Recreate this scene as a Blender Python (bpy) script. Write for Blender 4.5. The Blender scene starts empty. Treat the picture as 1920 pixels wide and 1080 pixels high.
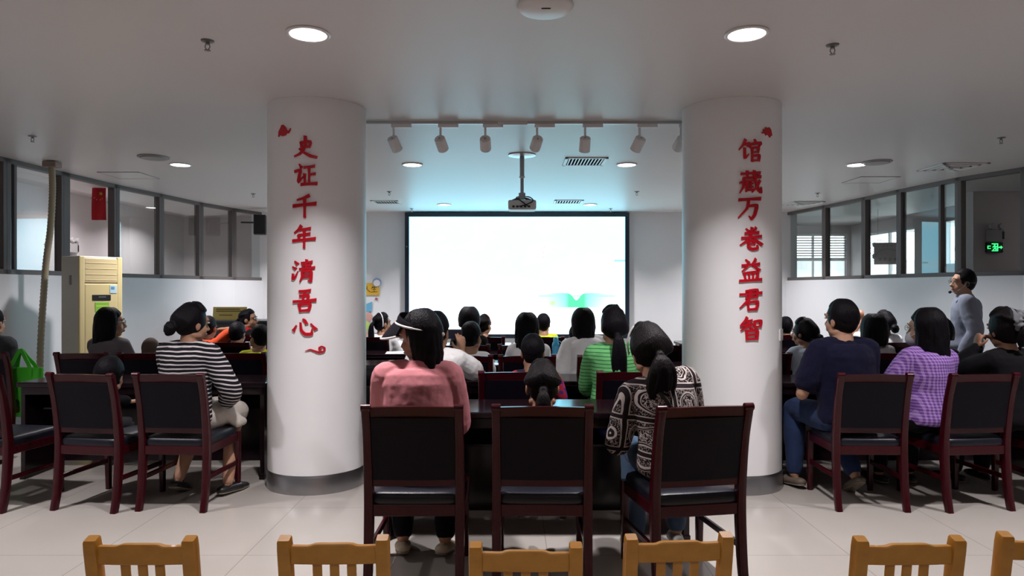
import bpy, bmesh, math, random
from mathutils import Vector, Matrix, Quaternion, noise
S = bpy.context.scene
COL = S.collection
random.seed(7)
PI = math.pi
V = Vector

# ------------------------------------------------------------------ camera, world, exposure
cd = bpy.data.cameras.new('camera'); cam = bpy.data.objects.new('camera', cd); COL.objects.link(cam)
cd.lens = 24.375; cd.sensor_width = 36.0; cd.shift_y = 3/1920
cam.location = (0, 0, 1.5); cam.rotation_euler = (PI/2, 0, 0)
cd.clip_start = 0.05
S.camera = cam
S.view_settings.view_transform = 'Standard'; S.view_settings.look = 'None'
S.view_settings.exposure = 0.40; S.view_settings.gamma = 1.0; S.view_settings.use_curve_mapping = False
w = bpy.data.worlds.new('sky'); S.world = w; w.use_nodes = True
w.node_tree.nodes['Background'].inputs['Color'].default_value = (0.93, 0.97, 1.0, 1)
w.node_tree.nodes['Background'].inputs['Strength'].default_value = 2.8
LAMP = 9.0           # radiance of the lit diffusers
LAMP_W = 27.0        # power of each ceiling light
SCREEN = 0.92

# ------------------------------------------------------------------ materials
def srgb(r, g, b):
    f = lambda c: (c/255/12.92) if c/255 <= .04045 else ((c/255+.055)/1.055)**2.4
    return (f(r), f(g), f(b))
class NT:
    def __init__(s, name):
        s.m = bpy.data.materials.new(name); s.m.use_nodes = True
        s.t = s.m.node_tree; s.n = s.t.nodes; s.l = s.t.links
        s.b = s.n['Principled BSDF']; s.out = s.n['Material Output']
    def node(s, t, **k):
        n = s.n.new(t)
        for a, v in k.items():
            if a.startswith('_'): n.inputs[a[1:].replace('_', ' ')].default_value = v
            else: setattr(n, a, v)
        return n
    def M(s, op, a, b=None, c=None):
        n = s.n.new('ShaderNodeMath'); n.operation = op
        for i, v in enumerate((a, b, c)):
            if v is None: continue
            if isinstance(v, (int, float)): n.inputs[i].default_value = v
            else: s.l.new(v, n.inputs[i])
        return n.outputs[0]
    def mix(s, fac, a, b):
        n = s.n.new('ShaderNodeMix'); n.data_type = 'RGBA'
        for i, v in ((0, fac), (6, a), (7, b)):
            if isinstance(v, (tuple, list)): n.inputs[i].default_value = (*v[:3], 1)
            elif isinstance(v, (int, float)): n.inputs[i].default_value = v
            else: s.l.new(v, n.inputs[i])
        return n.outputs[2]
    def obj(s):
        c = s.n.new('ShaderNodeTexCoord'); x = s.n.new('ShaderNodeSeparateXYZ'); s.l.new(c.outputs['Object'], x.inputs[0])
        return c.outputs['Object'], x.outputs[0], x.outputs[1], x.outputs[2]
    def noise(s, vec, scale, detail=3, rough=.5):
        n = s.n.new('ShaderNodeTexNoise'); n.inputs['Scale'].default_value = scale; n.inputs['Detail'].default_value = detail
        n.inputs['Roughness'].default_value = rough
        if vec is not None: s.l.new(vec, n.inputs['Vector'])
        return n.outputs['Fac']
    def scale(s, vec, x, y, z):
        n = s.n.new('ShaderNodeVectorMath'); n.operation = 'MULTIPLY'; s.l.new(vec, n.inputs[0]); n.inputs[1].default_value = (x, y, z)
        return n.outputs[0]
    def bump(s, h, strength=.3, dist=.005):
        n = s.n.new('ShaderNodeBump'); n.inputs['Strength'].default_value = strength; n.inputs['Distance'].default_value = dist
        s.l.new(h, n.inputs['Height']); s.l.new(n.outputs[0], s.b.inputs['Normal'])
    def base(s, c):
        if isinstance(c, (tuple, list)): s.b.inputs['Base Color'].default_value = (*c[:3], 1)
        else: s.l.new(c, s.b.inputs['Base Color'])
    def set(s, rough=None, spec=None, metal=None, coat=None, sheen=None):
        for k, v in (('Roughness', rough), ('Specular IOR Level', spec), ('Metallic', metal), ('Coat Weight', coat), ('Sheen Weight', sheen)):
            if v is not None: s.b.inputs[k].default_value = v
        return s
MATS = {}
def plain(name, col, rough=.5, spec=.5, metal=0.0, coat=0, nscale=0, nbump=0, var=0):
    if name in MATS: return MATS[name]
    t = NT(name); t.set(rough, spec, metal, coat)
    if nscale:
        o, x, y, z = t.obj(); f = t.noise(o, nscale, 4)
        if var: t.base(t.mix(f, tuple(c*(1-var) for c in col), tuple(min(1, c*(1+var)) for c in col)))
        else: t.base(col)
        if nbump: t.bump(f, nbump, .004)
    else: t.base(col)
    MATS[name] = t.m; return t.m
def emit(name, col, k):
    if name in MATS: return MATS[name]
    t = NT(name); t.base((.8, .8, .8)); t.b.inputs['Emission Color'].default_value = (*col, 1); t.b.inputs['Emission Strength'].default_value = k
    MATS[name] = t.m; return t.m
def cloth(name, col, scale=70, fold=9):
    if name in MATS: return MATS[name]
    t = NT(name); o, x, y, z = t.obj(); t.base(col); t.set(.85, .15, sheen=.04)
    a = t.noise(o, fold, 3); b = t.noise(o, scale*6, 2)
    t.bump(t.M('ADD', a, t.M('MULTIPLY', b, .06)), .5, .016); MATS[name] = t.m; return t.m
def wood(name, c1, c2, rough, along=(1, 1, 14), sc=9, coat=.0):
    if name in MATS: return MATS[name]
    t = NT(name); o, x, y, z = t.obj(); v = t.scale(o, *along)
    f = t.noise(v, sc, 5, .6); t.base(t.mix(f, c1, c2)); t.set(rough, .34, coat=coat); t.bump(f, .08, .002)
    MATS[name] = t.m; return t.m

M_WOOD = wood('dark_red_wood', (.028, .0012, .0036), (.047, .0022, .0054), .27, (5, 5, 5), 6)
M_LEATHER = plain('black_leather', (.0040, .0028, .0068), .5, .14, nscale=160, nbump=.25)
M_SEATLEATHER = plain('seat_leather', (.008, .008, .014), .38, .32, nscale=120, nbump=.2)
M_TABLE = wood('dark_table', (.007, .0028, .0045), (.014, .0055, .008), .17, (1.0, 10, 10), 6)
M_YWOOD = wood('yellow_wood', (.40, .160, .018), (.62, .29, .045), .38, (1.2, 6, 1.6), 11, coat=.2)
M_WHITEP = plain('white_plastic', (.72, .70, .69), .4)
M_STEEL = plain('brushed_steel', (.42, .42, .44), .35, metal=1.0, nscale=60, nbump=.05)
M_DARK = plain('black_plastic', (.012, .012, .014), .4)
M_ALU = plain('aluminium_frame', (.150, .130, .126), .6, metal=.1)
M_ALUL = plain('pale_aluminium', (.45, .46, .47), .35, metal=.7)
M_RED = plain('red_acrylic', (.52, .006, .018), .28)
M_PAPER = plain('white_paper', (.8, .8, .8), .7)
M_SKIN = plain('skin', (.44, .235, .150), .55, .4, nscale=30, var=.06)
M_SKIN2 = plain('skin_tan', (.33, .165, .098), .55, .4, nscale=30, var=.06)
M_LIPS = plain('lips', (.36, .135, .11), .45, .4)
M_EYE = plain('eye_white', (.75, .73, .70), .25)
M_IRIS = plain('iris', (.015, .008, .005), .15)
def hairmat(name, c):
    t = NT(name); o, x, y, z = t.obj(); v = t.scale(o, 1, 1, .10)
    f = t.noise(v, 190, 2); t.base(t.mix(f, tuple(k*.5 for k in c), tuple(k*1.5 for k in c))); t.set(.5, .11); t.bump(f, .8, .005); return t.m
M_HAIR = hairmat('black_hair', (.0050, .0038, .0056))
M_HAIRB = hairmat('brown_black_hair', (.0070, .0048, .0052))
M_BUZZ = plain('shaved_hair', (.085, .058, .044), .8, .2, nscale=400, var=.5, nbump=.3)

# ------------------------------------------------------------------ mesh helpers
class MB:
    """collects closed shells for ONE mesh object"""
    def __init__(s): s.v = []; s.f = []; s.mi = []; s.cur = 0
    def add(s, vs, fs, mat=None):
        o = len(s.v); s.v += [tuple(p) for p in vs]; s.f += [tuple(i+o for i in f) for f in fs]
        s.mi += [s.cur if mat is None else mat]*len(fs); return s
    def box(s, c, d, bev=0.0, rot=None, seg=2, mat=None):
        bm = bmesh.new(); bmesh.ops.create_cube(bm, size=1.0)
        bmesh.ops.scale(bm, vec=d, verts=bm.verts)
        if bev: bmesh.ops.bevel(bm, geom=list(bm.edges), offset=min(bev, min(d)*.49), segments=seg, affect='EDGES', profile=.5)
        m = Matrix.Translation(c) @ (rot.to_4x4() if rot is not None else Matrix.Identity(4))
        bm.verts.ensure_lookup_table(); bm.verts.index_update()
        vs = [m @ v.co for v in bm.verts]; fs = [[v.index for v in f.verts] for f in bm.faces]; bm.free()
        return s.add(vs, fs, mat)
    def box2(s, a, b, bev=0.0, mat=None):
        return s.box(tuple((p+q)/2 for p, q in zip(a, b)), tuple(abs(q-p) for p, q in zip(a, b)), bev, mat=mat)
    def rings(s, rings, cap=True, closed=False, mat=None):
        n = len(rings[0]); vs = [p for r in rings for p in r]; fs = []
        R = len(rings)
        for i in range(R if closed else R-1):
            a = i*n; b = ((i+1) % R)*n
            for k in range(n): fs.append((a+k, a+(k+1) % n, b+(k+1) % n, b+k))
        if cap and not closed: fs.append(tuple(reversed(range(n)))); fs.append(tuple((R-1)*n+k for k in range(n)))
        return s.add(vs, fs, mat)
    def tube(s, pts, rad, n=12, round_caps=True, ref=(0, 0, 1), flat=None, smooth=0, closed=False, mat=None):
        """swept ellipse; rad scalar or list; flat = ratio of the second radius"""
        pts = [V(p) for p in pts]
        if not isinstance(rad, (list, tuple)): rad = [rad]*len(pts)
        rad = list(rad)
        if smooth:
            P2, R2 = [], []
            N = len(pts)
            for i in range(N-1):
                p0, p1, p2, p3 = pts[max(i-1, 0)], pts[i], pts[i+1], pts[min(i+2, N-1)]
                for k in range(smooth):
                    t = k/smooth
                    P2.append(.5*((2*p1)+(p2-p0)*t+(2*p0-5*p1+4*p2-p3)*t*t+(3*p1-p0-3*p2+p3)*t**3)); R2.append(rad[i]*(1-t)+rad[i+1]*t)
            P2.append(pts[-1]); R2.append(rad[-1]); pts, rad = P2, R2
        if flat is None: flat = 1.0
        N = len(pts); tans = []
        for i in range(N):
            if closed: d = pts[(i+1) % N]-pts[i-1]
            else: d = pts[min(i+1, N-1)]-pts[max(i-1, 0)]
            tans.append(d.normalized() if d.length > 1e-9 else V((0, 0, 1)))
        rf = V(ref)
        if abs(tans[0].dot(rf)) > .95: rf = V((0, 1, 0)) if abs(tans[0].y) < .9 else V((1, 0, 0))
        u = (rf-tans[0]*rf.dot(tans[0])).normalized(); us = []
        for t in tans:
            u = (u-t*u.dot(t)); u = u.normalized() if u.length > 1e-6 else V((1, 0, 0)); us.append(u.copy())
        def ring(c, t, u, r):
            v = t.cross(u)
            return [c+u*(r*flat*math.cos(2*PI*k/n))+v*(r*math.sin(2*PI*k/n)) for k in range(n)]
        rs = [ring(pts[i], tans[i], us[i], rad[i]) for i in range(N)]
        if closed: return s.rings(rs, closed=True, mat=mat)
        if round_caps:
            a = [ring(pts[0]-tans[0]*rad[0]*math.sin(q), tans[0], us[0], rad[0]*max(.08, math.cos(q))) for q in (1.5, 1.1, .6)]
            b = [ring(pts[-1]+tans[-1]*rad[-1]*math.sin(q), tans[-1], us[-1], rad[-1]*max(.08, math.cos(q))) for q in (.6, 1.1, 1.5)]
            rs = a+rs+b
        return s.rings(rs, mat=mat)
    def ell(s, c, r, rot=None, n=16, m=10, mat=None):
        vs = []; c = V(c)
        for j in range(1, m):
            th = PI*j/m
            for k in range(n):
                p = V((r[0]*math.sin(th)*math.cos(2*PI*k/n), r[1]*math.sin(th)*math.sin(2*PI*k/n), r[2]*math.cos(th)))
                vs.append(c+(rot @ p if rot is not None else p))
        tp = V((0, 0, r[2])); bt = V((0, 0, -r[2]))
        if rot is not None: tp = rot @ tp; bt = rot @ bt
        vs += [c+tp, c+bt]; T, B = len(vs)-2, len(vs)-1; fs = []
        for j in range(m-2):
            for k in range(n): fs.append((j*n+k, (j+1)*n+k, (j+1)*n+(k+1) % n, j*n+(k+1) % n))
        for k in range(n): fs.append((T, k, (k+1) % n)); fs.append((B, (m-2)*n+(k+1) % n, (m-2)*n+k))
        return s.add(vs, fs, mat)
    def lathe(s, prof, c=(0, 0, 0), n=32, axis='z', mat=None):
        """prof: (r, h) from one pole to the other"""
        c = V(c); rs = []
        for r, h in prof:
            r = max(r, 1e-4)
            ring = []
            for k in range(n):
                a = 2*PI*k/n
                p = (r*math.cos(a), r*math.sin(a), h) if axis == 'z' else ((h, r*math.cos(a), r*math.sin(a)) if axis == 'x' else (r*math.sin(a), h, r*math.cos(a)))
                ring.append(c+V(p))
            rs.append(ring)
        return s.rings(rs, mat=mat)
    def prism(s, poly, f, d0, d1, mat=None):
        """poly of (a,b); f(a,b,d) -> point"""
        n = len(poly); vs = [f(a, b, d0) for a, b in poly]+[f(a, b, d1) for a, b in poly]
        fs = [tuple(reversed(range(n))), tuple(range(n, 2*n))]+[(k, (k+1) % n, n+(k+1) % n, n+k) for k in range(n)]
        return s.add(vs, fs, mat)
    def build(s, name, mat, parent=None, smooth=None, loc=(0, 0, 0), fix=True):
        me = bpy.data.meshes.new(name); me.from_pydata(s.v, [], s.f)
        mats = mat if isinstance(mat, (list, tuple)) else [mat]
        for m in mats: me.materials.append(m)
        if len(mats) > 1: me.polygons.foreach_set('material_index', s.mi)
        if fix:
            bm = bmesh.new(); bm.from_mesh(me); bmesh.ops.recalc_face_normals(bm, faces=bm.faces); bm.to_mesh(me); bm.free()
        if smooth is not None:
            me.polygons.foreach_set('use_smooth', [True]*len(me.polygons))
            if smooth < 180: me.set_sharp_from_angle(angle=math.radians(smooth))
        me.update()
        o = bpy.data.objects.new(name, me); COL.objects.link(o); o.location = loc
        if parent is not None: o.parent = parent
        return o
def tag(o, label=None, cat=None, group=None, kind=None):
    for k, v in (('label', label), ('category', cat), ('group', group), ('kind', kind)):
        if v: o[k] = v
    return o
def empty(name, loc=(0, 0, 0), rz=0.0, label=None, cat=None, group=None, kind=None):
    o = bpy.data.objects.new(name, None); COL.objects.link(o); o.location = loc; o.rotation_euler = (0, 0, rz); o.empty_display_size = .1
    return tag(o, label, cat, group, kind)
def dup(root, loc, rz=0.0, label=None, group=None):
    def cp(o, par):
        c = o.copy(); COL.objects.link(c)
        if par is not None: c.parent = par
        for ch in list(o.children): cp(ch, c)
        return c
    r = cp(root, None); r.location = loc; r.rotation_euler = (0, 0, rz)
    return tag(r, label, group=group)
# ------------------------------------------------------------------ room shell
H = 2.91
CX = 0.09
t = NT('floor_tiles'); o, x, y, z = t.obj()
tile = .853
def seam(c, off):
    a = t.M('FRACT', t.M('DIVIDE', t.M('ADD', c, off), tile)); a = t.M('ABSOLUTE', t.M('SUBTRACT', a, .5)); return t.M('GREATER_THAN', a, .4978)
sm = t.M('MAXIMUM', seam(x, 1.505+10*tile), seam(y, .35+10*tile))
nz = t.noise(o, 1.3, 4)
t.base(t.mix(sm, t.mix(nz, (.41, .37, .335), (.465, .43, .395)), (.24, .21, .19))); t.set(.16, .5)
t.l.new(t.M('ADD', .13, t.M('MULTIPLY', t.noise(o, 6, 3), .10)), t.b.inputs['Roughness']); M_FLOOR = t.m
t = NT('ceiling_paint'); o, x, y, z = t.obj(); t.base((.66, .635, .63)); t.set(.42, .35); t.bump(t.noise(o, 1.2, 3), .12, .02); M_CEIL = t.m
M_WALL = plain('white_wall_paint', (.80, .805, .83), .55, .3, nscale=2.5, var=.015)
M_CORR = plain('corridor_paint', (.60, .555, .555), .6, .3, nscale=2, var=.03)
M_PILLAR = plain('pillar_paint', (.86, .85, .86), .45, .35, nscale=2.0, var=.012)
t = NT('window_glass')
g = t.node('ShaderNodeBsdfGlossy', _Roughness=.0); tr = t.node('ShaderNodeBsdfTransparent'); tr.inputs[0].default_value = (.80, .87, .87, 1)
fr = t.node('ShaderNodeLayerWeight', _Blend=.5); mx = t.node('ShaderNodeMixShader')
t.l.new(t.M('MINIMUM', t.M('MULTIPLY', t.M('ADD', .04, t.M('MULTIPLY', t.M('POWER', fr.outputs['Facing'], 5.0), .96)), 2.8), 1.0), mx.inputs[0]); t.l.new(tr.outputs[0], mx.inputs[1]); t.l.new(g.outputs[0], mx.inputs[2])
t.l.new(mx.outputs[0], t.out.inputs[0]); M_GLASS = t.m
def slab(name, a, b, m, parent=None, kind='structure', bev=0):
    o = MB().box2(a, b, bev).build(name, m, parent)
    if parent is None and kind: o['kind'] = kind
    return o
slab('floor', (-10, -5, -.1), (11, 19, 0), M_FLOOR)
slab('ceiling', (-6.2, -5, H), (7.4, 13.2, H+.1), M_CEIL)
slab('ceiling_corridor', (-10, -5, H+.16), (11, 19, H+.26), M_CORR)
slab('wall_back', (-4.75, 12.65, 0), (5.2, 12.8, H), M_WALL)
slab('wall_rear', (-10, -5.1, 0), (11, -5, H+.2), M_WALL)
LP = [(-5.5, -5), (-5.47, 1.2), (-5.42, 4.6), (-5.38, 7.42), (-5.34, 8.3), (-5.28, 9.3), (-5.13, 10.2), (-5.0, 11.2), (-4.79, 12.0), (-4.52, 12.7)]
RP = [(6.15, -5), (6.1, 1.2), (6.0, 4.6), (5.86, 7.95), (5.57, 8.7), (5.41, 9.75), (5.33, 10.57), (5.19, 11.6), (4.99, 12.7)]
def side_wall(name, P, sgn):
    m = MB(); n = len(P); q = []
    for i, (a, b) in enumerate(P):
        q.append((a+sgn*.14, b))
    m.prism(P+q[::-1], lambda a, b, d: V((a, b, d)), 0, 1.665)
    o = m.build(name, M_WALL); o['kind'] = 'structure'; return o
side_wall('wall_left', LP, -1); side_wall('wall_right', RP, 1)
wn = [0]
def bar(m, a, b, z0, z1, wid, dep, bev=.004):
    """upright-ish bar box between plan points a-b"""
    pass
def window(a, b, sgn, glass=True, sash=None, post0=.05, post1=.05):
    """one bay between plan points a (nearer) and b; frame set into the middle of the wall"""
    wn[0] += 1
    A, B = V((*a, 0)), V((*b, 0)); L = (B-A).length; ang = math.atan2(B.y-A.y, B.x-A.x)
    e = empty('window_%d' % wn[0], (A.x, A.y, 0), ang, kind='structure')
    nrm = -1 if sgn > 0 else 1      # local +y is to the left of the direction a->b
    d = .07*nrm
    z0, z1 = 1.665, H
    f = MB()
    f.box2((0, d-.045, z0), (L, d+.045, z0+.055), .004)
    f.box2((0, d-.045, z1-.05), (L, d+.045, z1), .004)
    f.box2((-.0, d-.045, z0), (post0, d+.045, z1), .004)
    f.box2((L-post1, d-.045, z0), (L, d+.045, z1), .004)
    if sash:
        for s0 in sash: f.box2((s0*L-.02, d-.03, z0+.05), (s0*L+.02, d+.03, z1-.04), .004)
    f.build('window_frame', M_ALU, e)
    if glass:
        sp = [0]+list(sash or [])+[1]
        g_ = MB()
        for i in range(len(sp)-1):
            yy = d+(.012 if i % 2 else -.012)
            g_.box2((max(post0-.01, sp[i]*L-.01), yy-.003, z0+.05), (min(L-post1+.01, sp[i+1]*L+.01), yy+.003, z1-.045))
        # one sheet per bay, front skin only
        go = MB()
        for i in range(len(sp)-1):
            yy = d+(.012 if i % 2 else -.012)
            x0 = max(post0-.01, sp[i]*L-.01); x1 = min(L-post1+.01, sp[i+1]*L+.01)
            go.add([(x0, yy, z0+.05), (x1, yy, z0+.05), (x1, yy, z1-.045), (x0, yy, z1-.045)], [(0, 1, 2, 3)])
            go.build('glass_pane', M_GLASS, e, fix=False); go = MB()
    return e
for i in range(len(LP)-1):
    ope = i == 4
    w_ = window(LP[i], LP[i+1], -1, glass=not ope, sash={0: (.25, .5, .75), 1: (.33, .66), 2: (.5,), 3: (.16,)}.get(i), post0=.11 if i == 4 else .06, post1=.04 if i == 3 else .05)
for i in range(len(RP)-1):
    ope = i == 3
    window(RP[i], RP[i+1], 1, glass=not ope, sash={0: (.25, .5, .75), 1: (.33, .66), 2: (.45, .93), 4: (.30,)}.get(i), post0=.05, post1=.05)

# corridors behind the glazing
slab('wall_corridor_left', (-7.35, -5, 0), (-7.2, 19, 3.1), M_CORR)
slab('wall_corridor_end_left', (-7.2, 15.2, 0), (4.1, 15.35, 3.1), M_CORR); slab('wall_corridor_light_stop', (4.0, 15.35, 0), (4.1, 17, 3.1), M_CORR)  # unseen walls, closed up here to stop sky light leaking in
def lintel_wall(name, x0, x1, y0, y1, holes, m):
    """wall with axis along y, holes (ya, yb, za, zb)"""
    mb = MB(); y = y0
    for ya, yb, za, zb in sorted(holes):
        mb.box2((x0, y, 0), (x1, ya, 3.1)); mb.box2((x0, ya, 0), (x1, yb, za)); mb.box2((x0, ya, zb), (x1, yb, 3.1)); y = yb
    mb.box2((x0, y, 0), (x1, y1, 3.1)); o = mb.build(name, m); o['kind'] = 'structure'; return o
lintel_wall('wall_corridor_right', 8.3, 8.45, -5, 17, [(12.25, 13.35, 1.95, 2.85), (14.3, 16.4, 1.0, 2.8)], M_CORR)
mb = MB()
mb.box2((4.0, 17, 0), (6.6, 17.15, 3.1)); mb.box2((8.2, 17, 0), (8.5, 17.15, 3.1)); mb.box2((6.6, 17, 0), (8.2, 17.15, 1.2)); mb.box2((6.6, 17, 2.86), (8.2, 17.15, 3.1))
o_ = mb.build('wall_corridor_end_right', M_CORR); o_['kind'] = 'structure'
slab('wall_corridor_pier', (6.62, 9.95, 0), (8.3, 10.25, 3.07), M_CORR)
M_FAR = plain('facade_outside', (.72, .75, .74), .8, nscale=1.5, var=.25)
def outer_window(loc, rz, wd, z0, z1):
    wn[0] += 1
    e = empty('window_%d' % wn[0], loc, rz, kind='structure')
    f = MB()
    for xx in (-wd/2, 0, wd/2): f.box2((xx-.025, -.03, z0), (xx+.025, .03, z1), .004)
    for zz in (z0+.02, z1-.02): f.box2((-wd/2, -.03, zz-.025), (wd/2, .03, zz+.025), .004)
    f.build('window_frame', M_ALUL, e)
    g_ = MB().add([(-wd/2, 0, z0), (wd/2, 0, z0), (wd/2, 0, z1), (-wd/2, 0, z1)], [(0, 1, 2, 3)]); g_.build('glass_pane', M_GLASS, e, fix=False)
    return e
outer_window((8.37, 12.8, 0), PI/2, 1.1, 1.95, 2.85)
outer_window((8.37, 15.35, 0), PI/2, 2.1, 1.0, 2.8)
outer_window((7.4, 17.07, 0), 0, 1.6, 1.2, 2.86)
# blind in the far corridor window
bl = empty('window_blind', (7.4, 16.95, 2.86), 0, 'pale horizontal slat blind half lowered over the far corridor window', 'blind')
MB().box2((-.8, -.03, -.05), (.8, .03, 0), .004).build('headrail', M_WHITEP, bl)
M_SLAT = plain('blind_slat', (.36, .33, .34), .5)
for k in range(9):
    MB().box((0, 0, -.10-.062*k), (1.56, .05, .004), 0, Matrix.Rotation(.5, 3, 'X')).build('slat', M_SLAT, bl)
MB().box2((-.78, -.02, -.66), (.78, .02, -.60), .004).build('bottom_rail', M_WHITEP, bl)
for xx in (-.5, .5): MB().tube([(xx, -.028, -.05), (xx, -.028, -.62)], .0025, 6).build('ladder_cord', M_WHITEP, bl)
# pale building seen through the corridor windows
bd = empty('exterior_building', (16, 24, -6), 0, 'hazy pale building seen outside through the corridor windows', 'building')
MB().box2((-9, 0, 0), (6, 3, 8.2)).build('facade', M_FAR, bd)
MB().box2((-9.2, -.3, 8.2), (6.2, 3.2, 8.5)).build('parapet', plain('parapet_grey', (.5, .5, .5), .8), bd)
# pillars
def pillar(name, x):
    e = empty(name, (x, 5.42, 0), kind='structure')
    m = MB().lathe([(.001, .14), (.372, .14), (.372, H-.001), (.001, H-.001)], n=96); m.build('column_shaft', M_PILLAR, e, smooth=40)
    m = MB().lathe([(.001, 0), (.378, 0), (.378, .118), (.374, .126), (.37, .142), (.001, .142)], n=96); m.build('base_band', M_STEEL, e, smooth=40)
    return e
PLX, PRX = -1.52, 1.712
pillar('pillar_left', PLX); pillar('pillar_right', PRX)

# ------------------------------------------------------------------ characters on the pillars
def stroke(pts, wds, n=5):
    """outline of a brush stroke with round-ish ends"""
    P = [V((a, b, 0)) for a, b in pts]
    if len(P) > 2:
        Q, W = [], []
        N = len(P)
        for i in range(N-1):
            p0, p1, p2, p3 = P[max(i-1, 0)], P[i], P[i+1], P[min(i+2, N-1)]
            sharp = .5
            for k in range(n):
                u = k/n; 
                c = .5*((2*p1)+(p2-p0)*u+(2*p0-5*p1+4*p2-p3)*u*u+(3*p1-p0-3*p2+p3)*u**3); l = p1.lerp(p2, u)
                Q.append(c.lerp(l, .55)); W.append(wds[i]*(1-u)+wds[i+1]*u)
        Q.append(P[-1]); W.append(wds[-1])
    else:
        Q, W = [], []
        for k in range(n+1):
            u = k/n; Q.append(P[0].lerp(P[1], u)); W.append((wds[0]*(1-u)+wds[1]*u)*(1-.22*math.sin(PI*u)))
    return Q, W
def h(x0, y0, x1, y1, a=9, b=11): return ([(x0, y0), (x1, y1)], [a, b])
def vv(x0, y0, x1, y1, a=11, b=8): return ([(x0, y0), (x1, y1)], [a, b])
def c(*p, w=None):
    w = w or [10]+[9]*(len(p)-2)+[4]; return (list(p), w)
def dot(x0, y0, x1, y1, a=5, b=12): return ([(x0, y0), (x1, y1)], [a, b])
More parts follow.
